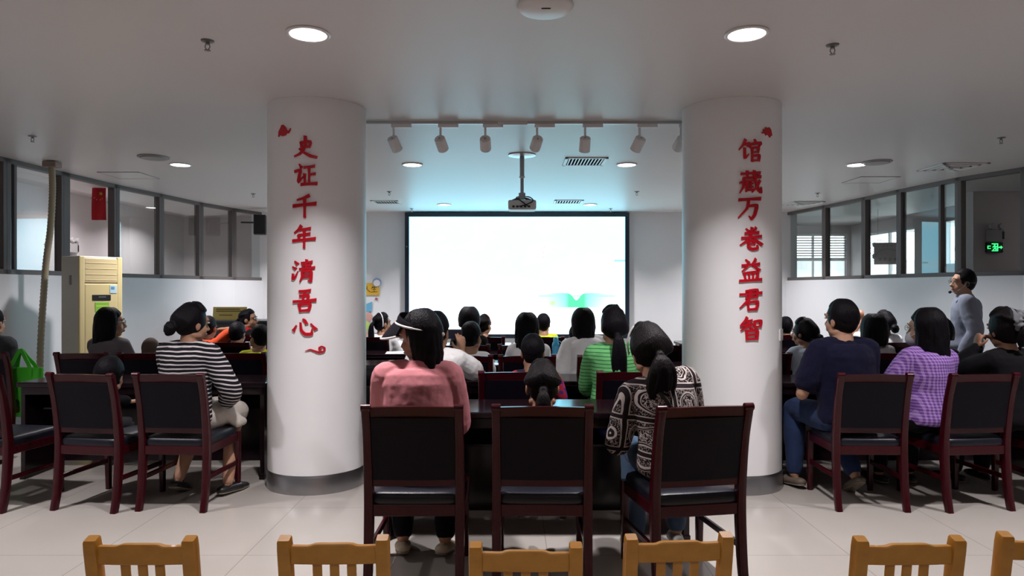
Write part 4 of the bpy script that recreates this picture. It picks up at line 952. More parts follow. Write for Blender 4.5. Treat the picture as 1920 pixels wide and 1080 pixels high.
# green tote hanging on the chair of the person in the dark coat
tb = empty('tote_bag', (-4.50, Q2+.20, .33), D(-6), 'bright green tote bag hanging by its straps at the table end', 'bag')
M_TOTE = plain('tote_green', (.055, .42, .022), .6, .3, nscale=40, nbump=.1)
rs = []
for zz, wx, wy in ((0, .14, .035), (.02, .16, .045), (.25, .165, .04), (.45, .17, .03)): rs.append([V((a, b+.006*math.sin(a*30+zz*9), zz)) for a, b in rrect(0, 0, wx, wy, .02)])
for zz, wx, wy in ((.45, .162, .022), (.25, .155, .03), (.02, .15, .035)): rs.append([V((a, b+.006*math.sin(a*30+zz*9), zz)) for a, b in rrect(0, 0, wx, wy, .015)])
MB().rings(rs).build('sack', M_TOTE, tb, smooth=50)
for sy in (-1, 1):
    q = cat([(-.10, sy*.035, .36), (-.10, sy*.036, .46), (-.075, sy*.02, .54), (-.045, sy*.006, .60), (-.02, sy*.006, .60), (.02, sy*.015, .54), (.08, sy*.035, .46), (.085, sy*.036, .36)], 5)
    rs = []
    for i, p in enumerate(q):
        tn = (V(q[min(i+1, len(q)-1)])-V(q[max(i-1, 0)])).normalized(); nn = V((tn.z, 0, -tn.x)).normalized()*.019
        P = V(p); rs.append([P+nn+V((0, .002, 0)), P-nn+V((0, .002, 0)), P-nn-V((0, .002, 0)), P+nn-V((0, .002, 0))])
    MB().rings(rs).build('strap', M_TOTE, tb, smooth=60)
# ------------------------------------------------------------------ people
ORG = []
TEX = bpy.data.textures.new('cloth_folds', 'CLOUDS'); TEX.noise_scale = .11; TEX.noise_depth = 2
def organic(name, mb, mat, parent, vox, it=4, folds=0.0, fac=.5):
    o = mb.build(name, mat, parent, fix=False)
    r = o.modifiers.new('r', 'REMESH'); r.mode = 'VOXEL'; r.voxel_size = vox; r.use_smooth_shade = True
    s_ = o.modifiers.new('s', 'SMOOTH'); s_.factor = fac; s_.iterations = it
    if folds:
        d = o.modifiers.new('d', 'DISPLACE'); d.texture = TEX; d.strength = folds; d.mid_level = .5; d.texture_coords = 'LOCAL'
        s2 = o.modifiers.new('s2', 'SMOOTH'); s2.factor = .5; s2.iterations = 2
    ORG.append(o); return o
def finish_organics():
    dg = bpy.context.evaluated_depsgraph_get()
    out = [(o, bpy.data.meshes.new_from_object(o.evaluated_get(dg), depsgraph=dg)) for o in ORG]
    for o, me in out:
        o.modifiers.clear(); old = o.data; o.data = me; bpy.data.meshes.remove(old)
        me.polygons.foreach_set('use_smooth', [True]*len(me.polygons)); me.update()

def ik(S_, W, a, b, pole):
    d = W-S_; L = d.length
    if L > (a+b)*.985: W = S_+d*((a+b)*.985/L); d = W-S_; L = d.length
    u = d.normalized(); x = (a*a-b*b+L*L)/(2*L); h_ = math.sqrt(max(0, a*a-x*x))
    p = pole-u*pole.dot(u); p.normalize()
    return S_+u*x+p*h_, W
def hand(mb, W, d, n, right, k=1.0, curl=.35, spread=1.0):
    d = d.normalized(); n = (n-d*n.dot(d)).normalized(); sd = d.cross(n) if right else n.cross(d)
    K = W+d*.085*k
    mb.tube([W-d*.01*k, W+d*.035*k, K-d*.01*k, K], [.024*k, .034*k, .040*k, .038*k], 14, ref=n, flat=.42)
    for i, L in enumerate((.070, .080, .074, .057)):
        p = K+sd*(.029-.0195*i)*k*spread-d*.006*k; pts = [p]; dd = d+sd*(.10-.07*i); 
        c_ = curl*(.85+.12*i); a = 0
        for seg in (.46, .30, .24):
            a += c_; q = (d*math.cos(a)+n*math.sin(a)+sd*(.08-.05*i)).normalized(); p = p+q*L*seg*k; pts.append(p)
        mb.tube(pts, [.0100*k, .0092*k, .0084*k, .0072*k], 10, smooth=2)
    p = W+d*.022*k+sd*.026*k; q1 = (d*.65+sd*.75+n*.25).normalized(); q2 = (d*.9+sd*.25+n*.45).normalized()
    mb.tube([p, p+q1*.042*k, p+q1*.042*k+q2*.034*k], [.0135*k, .0115*k, .009*k], 10, smooth=3)
def xform(mb, i0, T):
    for i in range(i0, len(mb.v)): mb.v[i] = tuple(T(V(mb.v[i])))
def head_shape(mb, T, fem=True):
    i0 = len(mb.v)
    mb.ell((0, -.010, .022), (.073, .090, .096), n=24, m=16)
    mb.ell((0, .020, -.040), (.060 if fem else .063, .066, .078), n=24, m=16)
    mb.ell((0, .052, -.096), (.024 if fem else .030, .022, .018))
    for sx in (-1, 1):
        mb.ell((sx*.040, .045, -.038), (.022, .028, .030)); mb.ell((sx*.052, .0, -.075), (.016, .036, .020))
        mb.ell((sx*.074, -.008, -.015), (.010, .021, .033), Matrix.Rotation(sx*.25, 3, 'Z')); mb.ell((sx*.032, .072, .030), (.024, .014, .008))
    mb.ell((0, .066, .030), (.050, .018, .030))
    mb.tube([(0, .080, .020), (0, .094, -.012), (0, .106, -.030)], [.008, .010, .0125], 10); mb.ell((0, .094, -.034), (.018, .014, .009))
    mb.ell((0, .084, -.060), (.024, .012, .007)); mb.ell((0, .082, -.071), (.021, .013, .008))
    xform(mb, i0, T)
def hair_shape(mb, T, style, rng, L=.25, vol=1.0, tie=0.0, spread=1.0, hout=-.12, h0=72, G=Matrix.Identity(3)):
    i0 = len(mb.v); C0 = V((0, -.014-.008*vol, .022)); E = V((.083*vol, .096*vol, .110*vol))
    def on(a, th, k=1.0): return C0+V((E.x*k*math.sin(th)*math.sin(a), E.y*k*math.sin(th)*math.cos(a), E.z*k*math.cos(th)))
    if style == 'buzz':
        mb.ell((0, -.013, .024), (.077, .092, .099), n=28, m=18); mb.ell((0, -.045, -.02), (.066, .058, .06)); xform(mb, i0, T); return
    mb.ell(C0, E*.965, n=28, m=18)
    mb.ell((0, -.050, -.010), (.070*vol, .060*vol, .075))
    def lock(a, th1, drop, r, back=0.0, out=0.0, wob=.006, lift=1.0):
        pts = [on(a, .15+.1*rng.random(), 1.0)]; n_ = 5
        for k in range(1, n_+1): pts.append(on(a+rng.uniform(-.03, .03), .15+(th1-.15)*k/n_, lift*(1.0+rng.uniform(-.012, .02))))
        rr = [r*.5]+[r]*n_
        if drop:
            p = pts[-1].copy(); m_ = max(2, int(drop/.05))
            for k in range(1, m_+1):
                u_ = k/m_
                pts.append(p+G @ V((p.x*out*u_+rng.uniform(-wob, wob), p.y*(out if p.y > -.02 else out*.2)*u_-back*u_+rng.uniform(-wob, wob), -drop*u_))); rr.append(r*(1-.55*u_**2))
        mb.tube(pts, rr, 8, smooth=2)
    A = math.radians
    if style == 'short':
        mb.ell((0, -.046, -.018), (.069*vol, .054*vol, .066)); mb.ell((0, -.040, -.052), (.056, .042, .040))
        for k in range(40):
            a = A(50+260*k/39)+rng.uniform(-.05, .05); b = abs(math.sin((a-PI)/2)); th = 2.0-.62*b
            lock(a, th+rng.uniform(-.1, .08), 0, .0085, lift=.955)
        for k in range(24): lock(A(rng.uniform(0, 360)), rng.uniform(.6, 1.0), 0, .0085, lift=.965)
        for k in range(9): lock(A(-50+100*k/8), .95, 0, .010, lift=.97)
    elif style in ('long', 'bob'):
        for lay in range(2):
            n_ = 26 if lay == 0 else 20
            for k in range(n_):
                a = A(h0+(360-2*h0)*(k+.5*lay)/(n_-.5))+rng.uniform(-.05, .05); cb = -math.cos(a)
                if style == 'long': lock(a, 1.62, (L+rng.uniform(-.035, .03))*(.80+.20*max(cb, 0)), .017, back=.02*max(cb, 0)-.01*lay, out=hout, wob=.007)
                else: lock(a, 1.60, L*(.85+.15*max(cb, 0))+.01*rng.random(), .019, out=-.10+.16*(1-lay), wob=.003)
        for k in range(8): lock(A(-62+124*k/7), 1.0+.2*abs(k-3.5)/3.5, 0, .012)
    else:   # tied back: ponytail or bun
        tz = tie; tp = V((0, -.118*vol, tz))
        for k in range(34):
            a = A(48+264*k/33); s0 = on(a*1.0, .35+.9*abs(math.sin((a-PI)/2)), 1.0); m1 = (s0+tp)*.5; dirv = (m1-C0); m1 = C0+dirv.normalized()*max(dirv.length, .098*vol)
            mb.tube([on(a, .12+1.05*abs(math.sin((a-PI)/2)), .965), m1, tp], [.004, .013, .010], 8, smooth=5)
        for k in range(8): lock(A(-55+110*k/7), .95, 0, .012)
        if style == 'bun':
            mb.ell(tp+V((0, -.022, .0)), (.046, .034, .044)); 
            for k in range(7):
                a = 2*PI*k/7; mb.ell(tp+V((.028*math.cos(a), -.026, .028*math.sin(a))), (.020, .022, .020))
        else:
            for k in range(int(14*spread)):
                dx, dy = spread*rng.uniform(-.026, .026), rng.uniform(-.02, .02); l_ = L*rng.uniform(.8, 1.05)
                pts = [tp]+[tp+G @ V(q_) for q_ in ((dx*.5, -.028+dy*.3, -.02), (dx*1.0, -.036+dy, -l_*.4), (dx*1.2, -.026+dy, -l_*.75), (dx*.9+rng.uniform(-.012, .012), -.020+dy, -l_))]
                mb.tube(pts, [.012, .017, .017, .012, .004], 8, smooth=3)
            mb.lathe([(.001, -.012), (.020, -.012), (.024, 0), (.020, .012), (.001, .012)], tp+V((0, -.012, -.004)), 14, 'y')
    xform(mb, i0, T)

def person(label, x, y, yaw, top, hs=1.12, fem=True, lean=.2, roll=0.0, hyaw=0.0, hpitch=0.0, hroll=0.0, R='table', L='table', sleeve=1.0, shirt=None, ease=.014, trousers=None, legs='long', shoe=None, hair='long', hairL=.25, hmat=None, hvol=1.0, htie=0.0, skin=None, seat=.492, feet=None, stand=False, wide=1.0, vox=None, folds=.014, shirt_name='shirt', seed=None, hem=-.08, collar=0, hspread=1.0, hout=-.12, h0=72):
    rng = random.Random(seed if seed is not None else hash(label) % 1000 if False else sum(map(ord, label)))
    vox = vox or min(.011, max(.0058, y*.00155))
    skin = skin or M_SKIN; hmat = hmat or M_HAIR; k = hs
    root = empty('person', (x, y, 0), yaw, label, 'person')
    Rz = lambda a: Matrix.Rotation(a, 3, 'Z'); Rx = lambda a: Matrix.Rotation(a, 3, 'X'); Ry = lambda a: Matrix.Rotation(a, 3, 'Y')
    Rh = Rz(hyaw) @ Ry(hroll) @ Rx(hpitch)
    s = .9
    for _ in range(8):
        z0 = (.88*s if stand else seat+.085*s)
        P = [V((0, 0, z0))]; F_ = []
        N = 24
        for i in range(N+1):
            t_ = i/N; ph = lean*(.15+1.1*t_); ro = roll*(.3+.9*t_)
            U = V((math.sin(ro), math.sin(ph)*math.cos(ro), math.cos(ph)*math.cos(ro))); X = V((math.cos(ro), 0, -math.sin(ro))); X = (X-U*X.dot(U)).normalized()
            F_.append((U, X, U.cross(X)))
            if i < N: P.append(P[-1]+U*(.47*s/N))
        U, X, F = F_[-1]
        Hc = P[-1]+U*.088*k+V((0, .012*k, .052*k))
        if abs(Hc.z+.128*k-top) < .001: break
        s *= 1+.8*(top-Hc.z-.128*k)/(.6 if not stand else 1.5)
    def at(t_):
        f_ = min(max(t_, 0), 1)*N; i = min(int(f_), N-1); u_ = f_-i; c_ = P[i].lerp(P[i+1], u_)
        U, X, F = F_[i]
        if t_ < 0: c_ = c_+U*(t_*.47*s)
        if t_ > 1: c_ = c_+U*((t_-1)*.47*s)
        return c_, U, X, F
    T = lambda p: Hc+Rh @ (p*k)
    wk = (1.0 if fem else 1.10)*wide
    secs = [(-.16, .10, .08, 0), (-.08, .160, .115, 0), (.0, .172, .125, 0), (.18, .160, .115, 0), (.40, .142 if fem else .150, .103, 0), (.62, .155 if fem else .165, .110, -.004), (.80, .168, .106, -.008), (.90, .158, .092, -.010), (.965, .112, .074, -.006), (1.0, .078, .066, .0), (1.03, .060, .058, .004)]
    def torso(mb, e_, t0, t1, kk=1.0):
        rs = []
        for t_, rx, ry, yo in secs:
            if t_ < t0-.001 or t_ > t1+.001: continue
            c_, U, X, F = at(t_); w_ = wk if t_ > .3 else (1.0 if fem else .95)*wide
            rs.append([c_+F*(yo*s)+X*((rx*s*w_*kk+e_)*math.cos(2*PI*q/28))+F*((ry*s*kk+e_)*math.sin(2*PI*q/28)) for q in range(28)])
        mb.rings(rs)
    # arms
    c9, U9, X9, F9 = at(.885); arms = {}
    PRE = {'table': (.14, .40*max(s, .72), None), 'lap': (.09, .27*s, .60), 'cross': (-.04, .36*s, None), 'down': (.24*s, .02, .0)}
    for sx, spec in ((1, R), (-1, L)):
        Sh = c9+X9*(sx*.156*s*wk)-F9*.006
        opt = spec if isinstance(spec, dict) else {}
        nm_ = spec if isinstance(spec, str) else None
        if nm_:
            a, b, c_ = PRE[nm_]; z_ = .805 if c_ is None else c_
            if nm_ == 'down': tg = Sh+V((sx*.05, .05, -.50*s))
            elif nm_ == 'lap': tg = V((sx*a, b, seat+.135*s))
            else: tg = V((sx*a, b, z_))
        else: tg = V(opt['t'])
        pole = V(opt.get('pole', (sx*.28, -.5, -.85)))
        E_, W_ = ik(Sh, tg, .285*s, .25*s, pole)
        arms[sx] = (Sh, E_, W_, V(opt['d']) if 'd' in opt else ((W_-E_).normalized()+(V((0, .8, -.1)) if nm_ in ('table', 'cross') else V((0, 0, 0)))), V(opt['n']) if 'n' in opt else (V((-sx, 0, -.1)) if nm_ == 'down' else V((-sx*.15, .2, -1))), opt.get('curl', .32))
    # legs
    lg = {}
    for sx in (1, -1):
        hip = V((sx*.085*s, .0, z0-.005))
        if stand: kn = V((sx*.10*s, .02, .47*s)); an = V((sx*.10*s, -.01, .085*s)); fd = V((sx*.15, 1, 0))
        else:
            kn = V((sx*.12*s, .40*s, seat+.075*s)); dz = min(kn.z-.085*s, .40*s); fy, fx, pitch = (feet or {}).get(sx, (0, 0, 0))
            dyy = fy; an = V((kn.x+fx, kn.y+dyy, max(.085*s+.10*pitch, kn.z-.455*s)))
            fd = V((sx*.18, 1, -pitch))
        lg[sx] = (hip, kn, an, fd.normalized())
    def leg_tube(mb, sx, e_, t1=1.0, flare=0.0):
        hip, kn, an, fd = lg[sx]
        q = kn.lerp(an, t1)
        mb.tube([hip, hip.lerp(kn, .5), kn, kn.lerp(q, .35)+V((0, -.012*s, 0)), q], [.088*s+e_, .078*s+e_, .058*s+e_, (.054*s+e_)*(1+flare*.4), (.036*s if t1 > .9 else .050*s)+e_+flare*.03], 16, smooth=4)
    def shoe_tube(mb, sx, e_=0.0, sole=False):
        hip, kn, an, fd = lg[sx]; dn = V((0, 0, -1)); dn = (dn-fd*dn.dot(fd)).normalized(); b = an+dn*(.052*s)
        if sole: mb.tube([b-fd*.055*s+dn*.018*s, b+fd*.03*s+dn*.020*s, b+fd*.11*s+dn*.020*s, b+fd*.165*s+dn*.018*s], [.033*s, .036*s, .043*s, .030*s], 14, ref=(0, 0, 1), flat=.32)
        else: mb.tube([b-fd*.055*s, b+fd*.02*s, b+fd*.10*s+dn*.006*s, b+fd*.165*s+dn*.012*s], [.033*s+e_, .038*s+e_, .041*s+e_, .027*s+e_], 16, ref=(0, 0, 1), flat=.72)
    # body
    b = MB(); torso(b, 0, -.16, 1.03, .90)
    c_, U, X, F = at(.97)
    b.tube([c_-F*.004, Hc+Rh @ V((0, -.018, -.095))*k, Hc+Rh @ V((0, -.012, -.04))*k], [.060*k if fem else .068*k, .050*k if fem else .060*k, .052*k], 18)
    head_shape(b, T, fem)
    for sx in (1, -1):
        Sh, E_, W_, d, n_, cu = arms[sx]
        b.tube([Sh, Sh.lerp(E_, .5), E_, E_.lerp(W_, .3), W_], [.046*s, .042*s, .037*s, .037*s, .026*s], 14, smooth=4)
        hand(b, W_, d, n_, sx == 1, s*1.02 if s > .8 else s*1.08, cu)
        leg_tube(b, sx, 0); shoe_tube(b, sx, -.004)
    organic('body', b, skin, root, vox*.92, 4)
    for sx in (1, -1):
        m = MB(); Re = Rh.copy()
        m.ell(T(V((sx*.031, .0815, .012))), (.0115*k, .009*k, .0062*k), n=12, m=8); e_ = m.build('eye', M_EYE, root, smooth=180)
        m = MB().ell(T(V((sx*.031, .0885, .012))), (.0054*k, .0046*k, .0054*k), n=10, m=8); m.build('iris', M_IRIS, e_, smooth=180)
    for sx in (1, -1):
        m = MB().tube([T(V((sx*.016, .093, .032))), T(V((sx*.033, .089, .038))), T(V((sx*.050, .076, .033)))], [.0022*k, .0026*k, .0016*k], 6, smooth=3); m.build('eyebrow', hmat, root, smooth=180)
    m = MB(); m.ell((0, .0905, -.0605), (.0215, .0085, .0050), n=14, m=8); m.ell((0, .0895, -.0695), (.0185, .0085, .0060), n=14, m=8); m.v = [tuple(T(V(q_))) for q_ in m.v]; m.build('lips', M_LIPS, root, smooth=180)
    h_ = MB(); hair_shape(h_, T, hair, rng, hairL, hvol, htie, hspread, hout, h0, Rh.transposed() @ Rz(hyaw)); organic('hair', h_, hmat, root, max(.005, vox*.85), 2 if hair != 'buzz' else 4)
    # shirt
    m = MB(); torso(m, ease, -.08 if hem > -.1 else -.16, .966)
    c_, U, X, F = at(.985); cs, Us, Xs, Fs = at(.95)
    m.tube([cs, c_+U*.004, c_+U*.026], [.092*s, .074*s, .064*s], 20, round_caps=False)
    if collar: m.tube([cs+U*.002, c_+U*.010, c_+U*.034*s], [.098*s, .082*s, .074*s], 24, round_caps=False)
    for sx in (1, -1):
        Sh, E_, W_, d, n_, cu = arms[sx]
        m.ell(Sh-U9*.012, (.051*s*max(1, wk*.96)+ease*.9,)*3)
        m.tube([c9+X9*sx*.08*s+U9*.03*s, Sh+U9*.008], [.052*s+ease*.5, .050*s+ease], 14)
        if sleeve >= .75: q = [Sh, Sh.lerp(E_, .5), E_, E_.lerp(W_, .5), E_.lerp(W_, min(1, sleeve))]; r_ = [.052*s+ease, .050*s+ease*1.2, .045*s+ease*1.1, .043*s+ease, .032*s+ease*.9]
        else: q = [Sh, Sh.lerp(E_, .3), Sh.lerp(E_, sleeve*1.25)]; r_ = [.052*s+ease, .053*s+ease*1.2, .053*s+ease*1.3]
        m.tube(q, r_, 16, smooth=4)
    organic(shirt_name, m, shirt, root, vox, 5, folds)
    # lower garment
    if legs == 'skirt':
        m = MB(); torso(m, .008, -.16, .18)
        for sx in (1, -1):
            hip, kn, an, fd = lg[sx]; m.tube([hip, hip.lerp(kn, .5)+V((sx*.02, 0, 0)), hip.lerp(kn, .95)+V((sx*.02, 0, -.01))], [.098*s, .094*s, .082*s], 20)
        hipm = V((0, .02, z0-.02)); knm = V((0, .36*s, seat+.085*s)); m.tube([hipm, knm], [.10*s, .09*s], 18)
        for q in range(9):
            a = -.9+1.8*q/8; m.tube([V((.19*s*math.copysign(1, a)*min(1, abs(a)*2), .10+.2*abs(a)*.5*s, seat+.10)), V((.235*s*math.copysign(1, a)*min(1, abs(a)*2.2), .05+.25*s*(q/8), seat+.015))], [.03, .035], 10)
        organic('skirt', m, trousers, root, vox, 4, .02)
    else:
        m = MB(); torso(m, .006, -.16, .0)
        hipm = V((0, 0, z0)); 
        for sx in (1, -1): leg_tube(m, sx, .012, {'long': .93, 'short': .12, 'capri': .7}[legs], .25 if legs == 'long' else .4)
        organic('trousers' if legs != 'short' else 'shorts', m, trousers, root, vox, 5, .012)
    for sx in (1, -1):
        m = MB(); shoe_tube(m, sx, .004); so = organic('shoe', m, shoe or M_SHOE, root, vox, 3)
        m = MB(); shoe_tube(m, sx, 0, True); m.build('sole', M_SOLE, so, smooth=50)
    return dict(root=root, T=T, k=k, s=s, Hc=Hc, Rh=Rh, arms=arms, at=at, legs=lg, vox=vox)
M_SHOE = plain('shoe_black', (.012, .011, .012), .4); M_SOLE = plain('shoe_sole', (.20, .165, .12), .6)
M_SHOEW = plain('shoe_white', (.55, .54, .52), .5)

# garment materials
def knit(name, fn):
    t = NT(name); o, x, y, z = t.obj(); t.set(.85, .2); fn(t, o, x, y, z); MATS[name] = t.m; return t.m
def warp(t, o, c, amt=.02, sc=6): return t.M('ADD', c, t.M('MULTIPLY', t.M('SUBTRACT', t.noise(o, sc, 2), .5), amt))
def f_str(t, o, x, y, z):
    w_ = warp(t, o, z, .035, 5); w_ = t.M('ADD', w_, t.M('MULTIPLY', t.M('MULTIPLY', x, x), .25)); f = t.M('FRACT', t.M('DIVIDE', w_, .0295))
    t.base(t.mix(t.M('LESS_THAN', f, .34), (.008, .007, .011), (.60, .55, .56)))
def f_grn(t, o, x, y, z):
    w_ = warp(t, o, z, .02, 5); f = t.M('FRACT', t.M('DIVIDE', w_, .026))
    t.base(t.mix(t.M('LESS_THAN', f, .22), (.150, .47, .165), (.028, .13, .055)))
def f_ging(t, o, x, y, z):
    xx = t.M('FRACT', t.M('DIVIDE', warp(t, o, t.M('ADD', x, t.M('MULTIPLY', y, .6)), .012, 6), .021)); zz = t.M('FRACT', t.M('DIVIDE', warp(t, o, z, .012, 6), .021))
    a = t.M('ADD', t.M('LESS_THAN', xx, .5), t.M('LESS_THAN', zz, .5))
    t.base(t.mix(t.M('MULTIPLY', a, .5), (.40, .25, .56), (.135, .045, .26)))
def f_bar(t, o, x, y, z):
    """black blouse with cream scarf print: framed squares holding rings and scrolls"""
    P_ = .185
    xs = warp(t, o, t.M('ADD', x, t.M('MULTIPLY', y, .55)), .02, 4); zs = warp(t, o, t.M('ADD', z, t.M('MULTIPLY', x, .06)), .02, 4)
    u = t.M('SUBTRACT', t.M('FRACT', t.M('ADD', t.M('DIVIDE', xs, P_), 10.35)), .5); v = t.M('SUBTRACT', t.M('FRACT', t.M('ADD', t.M('DIVIDE', zs, P_), 10.62)), .5)
    au, av = t.M('ABSOLUTE', u), t.M('ABSOLUTE', v); q = t.M('MAXIMUM', au, av)
    r = t.M('SQRT', t.M('ADD', t.M('MULTIPLY', u, u), t.M('MULTIPLY', v, v)))
    def ring(c_, m0, w_): return t.M('LESS_THAN', t.M('ABSOLUTE', t.M('SUBTRACT', c_, m0)), w_)
    g_ = t.M('MAXIMUM', ring(q, .425, .018), t.M('MAXIMUM', ring(r, .33, .020), t.M('MULTIPLY', ring(r, .27, .008), 1)))
    n1 = t.noise(o, 62, 2, .5); sc1 = t.M('MULTIPLY', ring(n1, .5, .045), t.M('LESS_THAN', r, .25)); sc2 = t.M('MULTIPLY', t.M('MULTIPLY', ring(n1, .5, .022), t.M('GREATER_THAN', r, .36)), t.M('LESS_THAN', q, .40))
    n2 = t.noise(o, 150, 2, .5); sc3 = t.M('MULTIPLY', ring(n2, .52, .03), t.M('LESS_THAN', r, .13))
    a = t.M('MAXIMUM', t.M('MAXIMUM', g_, sc1), t.M('MAXIMUM', sc2, sc3))
    t.base(t.mix(a, (.014, .008, .011), (.50, .43, .40)))
C_STRIPE = knit('striped_knit', f_str); C_GREEN = knit('green_striped_knit', f_grn); C_GING = knit('purple_gingham', f_ging); C_BAR = knit('scarf_print', f_bar)
def f_multi(t, o, x, y, z):
    a = t.M('GREATER_THAN', t.M('ABSOLUTE', x), .12); f = t.noise(o, 9, 2)
    t.base(t.mix(a, (.020, .016, .032), t.mix(t.M('GREATER_THAN', f, .5), (.38, .02, .05), (.035, .025, .20))))
C_MULTI = knit('child_print', f_multi)
def C(name, col): return cloth('cloth_'+name, col)
PINK = C('pink', (.56, .205, .225)); WHITE = C('white', (.84, .83, .83)); GREY = C('grey', (.105, .088, .098)); NAVY = C('navy', (.0045, .0045, .021)); BLACK = C('black', (.0032, .0026, .0038)); ORANGE = C('orange', (.62, .07, .022)); YEL = C('yellow', (.62, .68, .03)); LBLUE = C('grey_blue', (.215, .235, .30)); JEAN = C('denim', (.065, .105, .17)); DJEAN = C('dark_denim', (.018, .032, .085)); CREAM = C('cream', (.58, .53, .47)); DKGREY = C('dark_grey', (.045, .045, .050)); LGREY = C('pale_grey', (.30, .29, .30)); PALEB = C('pale_blue', (.42, .48, .55)); DRED = C('dark_red', (.14, .02, .024))
def part(P, name, mb, mat, smooth=50, label=None):
    o = mb.build(name, mat, P['root'], smooth=smooth)
    if label: o['label'] = label
    return o
def arc(P, r, c0, a0, a1, rad, n=18, tilt=0.0, axis='x'):
    """arc over the head in its left-right plane (a from the top)"""
    T = P['T']; return MB().tube([T(V(c0)+V((r[0]*math.sin(a0+(a1-a0)*i/n), tilt*math.cos(a0+(a1-a0)*i/n), r[1]*math.cos(a0+(a1-a0)*i/n)))) for i in range(n+1)], rad, 8)
# ---- front row
p = person('woman in a pink shirt and black sun visor, seen from behind', -.505, R1+.30, 0, 1.385, lean=.14, hyaw=1.02, hpitch=-.18, R='table', L='table', sleeve=1, shirt=PINK, ease=.026, trousers=BLACK, shoe=plain('shoe_beige', (.42, .34, .24), .5), hair='long', hairL=.24, hout=-.5, h0=90, hvol=.97, wide=1.0, folds=.013, shirt_name='shirt', feet={1: (-.22, .0, .2), -1: (-.20, .02, .2)}, collar=1)
T, k = p['T'], p['k']
M_VIS = plain('visor_black', (.007, .006, .009), .8, .1, nscale=300, nbump=.2); M_TRIM = plain('visor_trim', (.66, .64, .63), .5)
VR = Matrix.Rotation(.36, 3, 'X')
vp = lambda x_, y_, z_: T(VR @ V((x_, y_, z_-.05))+V((0, 0, .062)))
def visor_pt(a, u_):
    """a from the front, u 0 at the head to 1 at the brim edge"""
    rx, ry = .098, .115; d_ = V((math.sin(a), math.cos(a), 0)); p0 = V((rx*math.sin(a), -.012+ry*math.cos(a), .045+.012*math.cos(a)))
    ln = .072*math.cos(a*.92)**.8 if abs(a*.92) < PI/2 else 0
    q_ = p0+d_*ln*u_+V((0, 0, -.075*u_*ln/.072-.03*u_*u_*ln/.072-.01*u_*abs(a)))
    return VR @ (q_-V((0, 0, .05)))+V((0, 0, .062))
AA = [(-1.35+2.7*i/24) for i in range(25)]
top_ = [[T(visor_pt(a, j/6)+V((0, 0, .002))) for a in AA] for j in range(7)]
bot_ = [[T(visor_pt(a, j/6)-V((0, 0, .002))) for a in AA] for j in range(7)]
m = MB(); vs = [q for r_ in top_ for q in r_]+[q for r_ in bot_ for q in r_]; fs = []; n_ = 25; o0 = 7*n_
for j in range(6):
    for i in range(24): a = j*n_+i; fs += [(a, a+1, a+n_+1, a+n_), (o0+a+n_, o0+a+n_+1, o0+a+1, o0+a)]
for i in range(24): a = 6*n_+i; fs.append((a, a+1, o0+a+1, o0+a))
m.add(vs, fs); vz = m.build('sun_visor', M_VIS, p['root'], smooth=60)
MB().tube([T(visor_pt(a, 1.0)) for a in AA], .0055*k, 8).build('brim_piping', M_TRIM, vz, smooth=180)
bandp = [(.097, .045), (.094, .075), (.084, .095)]
rs = []
for rr, zz in ((.0955, .038), (.0965, .05), (.094, .078), (.088, .094), (.0865, .092), (.092, .077), (.0945, .05), (.0935, .038)):
    rs.append([vp((rr+.003)*math.sin(2*PI*i/40), -.012+(rr+.003)*1.17*math.cos(2*PI*i/40), .045+(zz-.045)*(.55+.45*math.cos(2*PI*i/40))) for i in range(40)])
MB().rings(rs, closed=True).build('visor_band', M_VIS, vz, smooth=50)
MB().tube([vp(.1015*math.sin(-1.9+3.8*i/30), -.012+.1185*math.cos(-1.9+3.8*i/30), .046) for i in range(31)], .0055*k, 8).build('band_piping', M_TRIM, vz, smooth=180)
MB().tube([vp(.102*math.sin(a), -.012+.119*math.cos(a), .046) for a in [1.9+(2*PI-3.8)*j/20 for j in range(21)]], .0035*k, 8).build('elastic_cord', M_TRIM, vz, smooth=180)
MB().ell(vp(.03, -.137, .030), (.013, .013, .012)).build('cord_stop', M_TRIM, vz, smooth=180)

p = person('small girl with hair tied back, sitting low behind the middle front chair', .165, R1+.33, 0, 1.112, hs=1.09, lean=.22, hpitch=-.1, R='lap', L='lap', sleeve=.5, shirt=C('plum', (.05, .025, .045)), trousers=DKGREY, legs='capri', hair='ponytail', hairL=.20, htie=-.02, hmat=M_HAIRB, skin=M_SKIN2, feet={1: (-.05, .05, .1), -1: (-.02, -.05, .1)})
p = person('woman in a black and cream scarf print blouse and jeans, leaning sideways', .86, R1+.31, D(6), 1.305, lean=.30, roll=-.22, hyaw=.1, hpitch=-.25, hroll=-.06, R='table', L=dict(t=(-.19, .30, .80), pole=(-.35, -.6, -.7)), sleeve=.85, shirt=C_BAR, ease=.024, trousers=JEAN, hair='ponytail', hairL=.21, htie=-.045, hvol=1.12, hmat=M_HAIRB, hspread=2.3, wide=1.04, folds=.014, shirt_name='blouse', hem=-.2, feet={1: (-.10, .0, .1), -1: (-.16, -.02, .1)}, shoe=M_SHOEW)
part(p, 'hair_band', arc(p, (.097, .128), (0, .012, .018), -1.75, 1.75, .0055*p['k'], tilt=-.005), plain('hair_band_pale', (.45, .45, .43), .3), label='pale thin hair band')
at_ = p['at']; s_ = p['s']
q = []
for i in range(14):
    u_ = i/13; c_, U, X, F = at_(.98-.95*u_); q.append(c_+X*(-.075+.20*u_)*s_-F*(.128+.012*math.sin(u_*3))*s_)
part(p, 'bag_strap', MB().tube(q, .011, 8, flat=.4, ref=(0, 1, 0)), M_DARK)
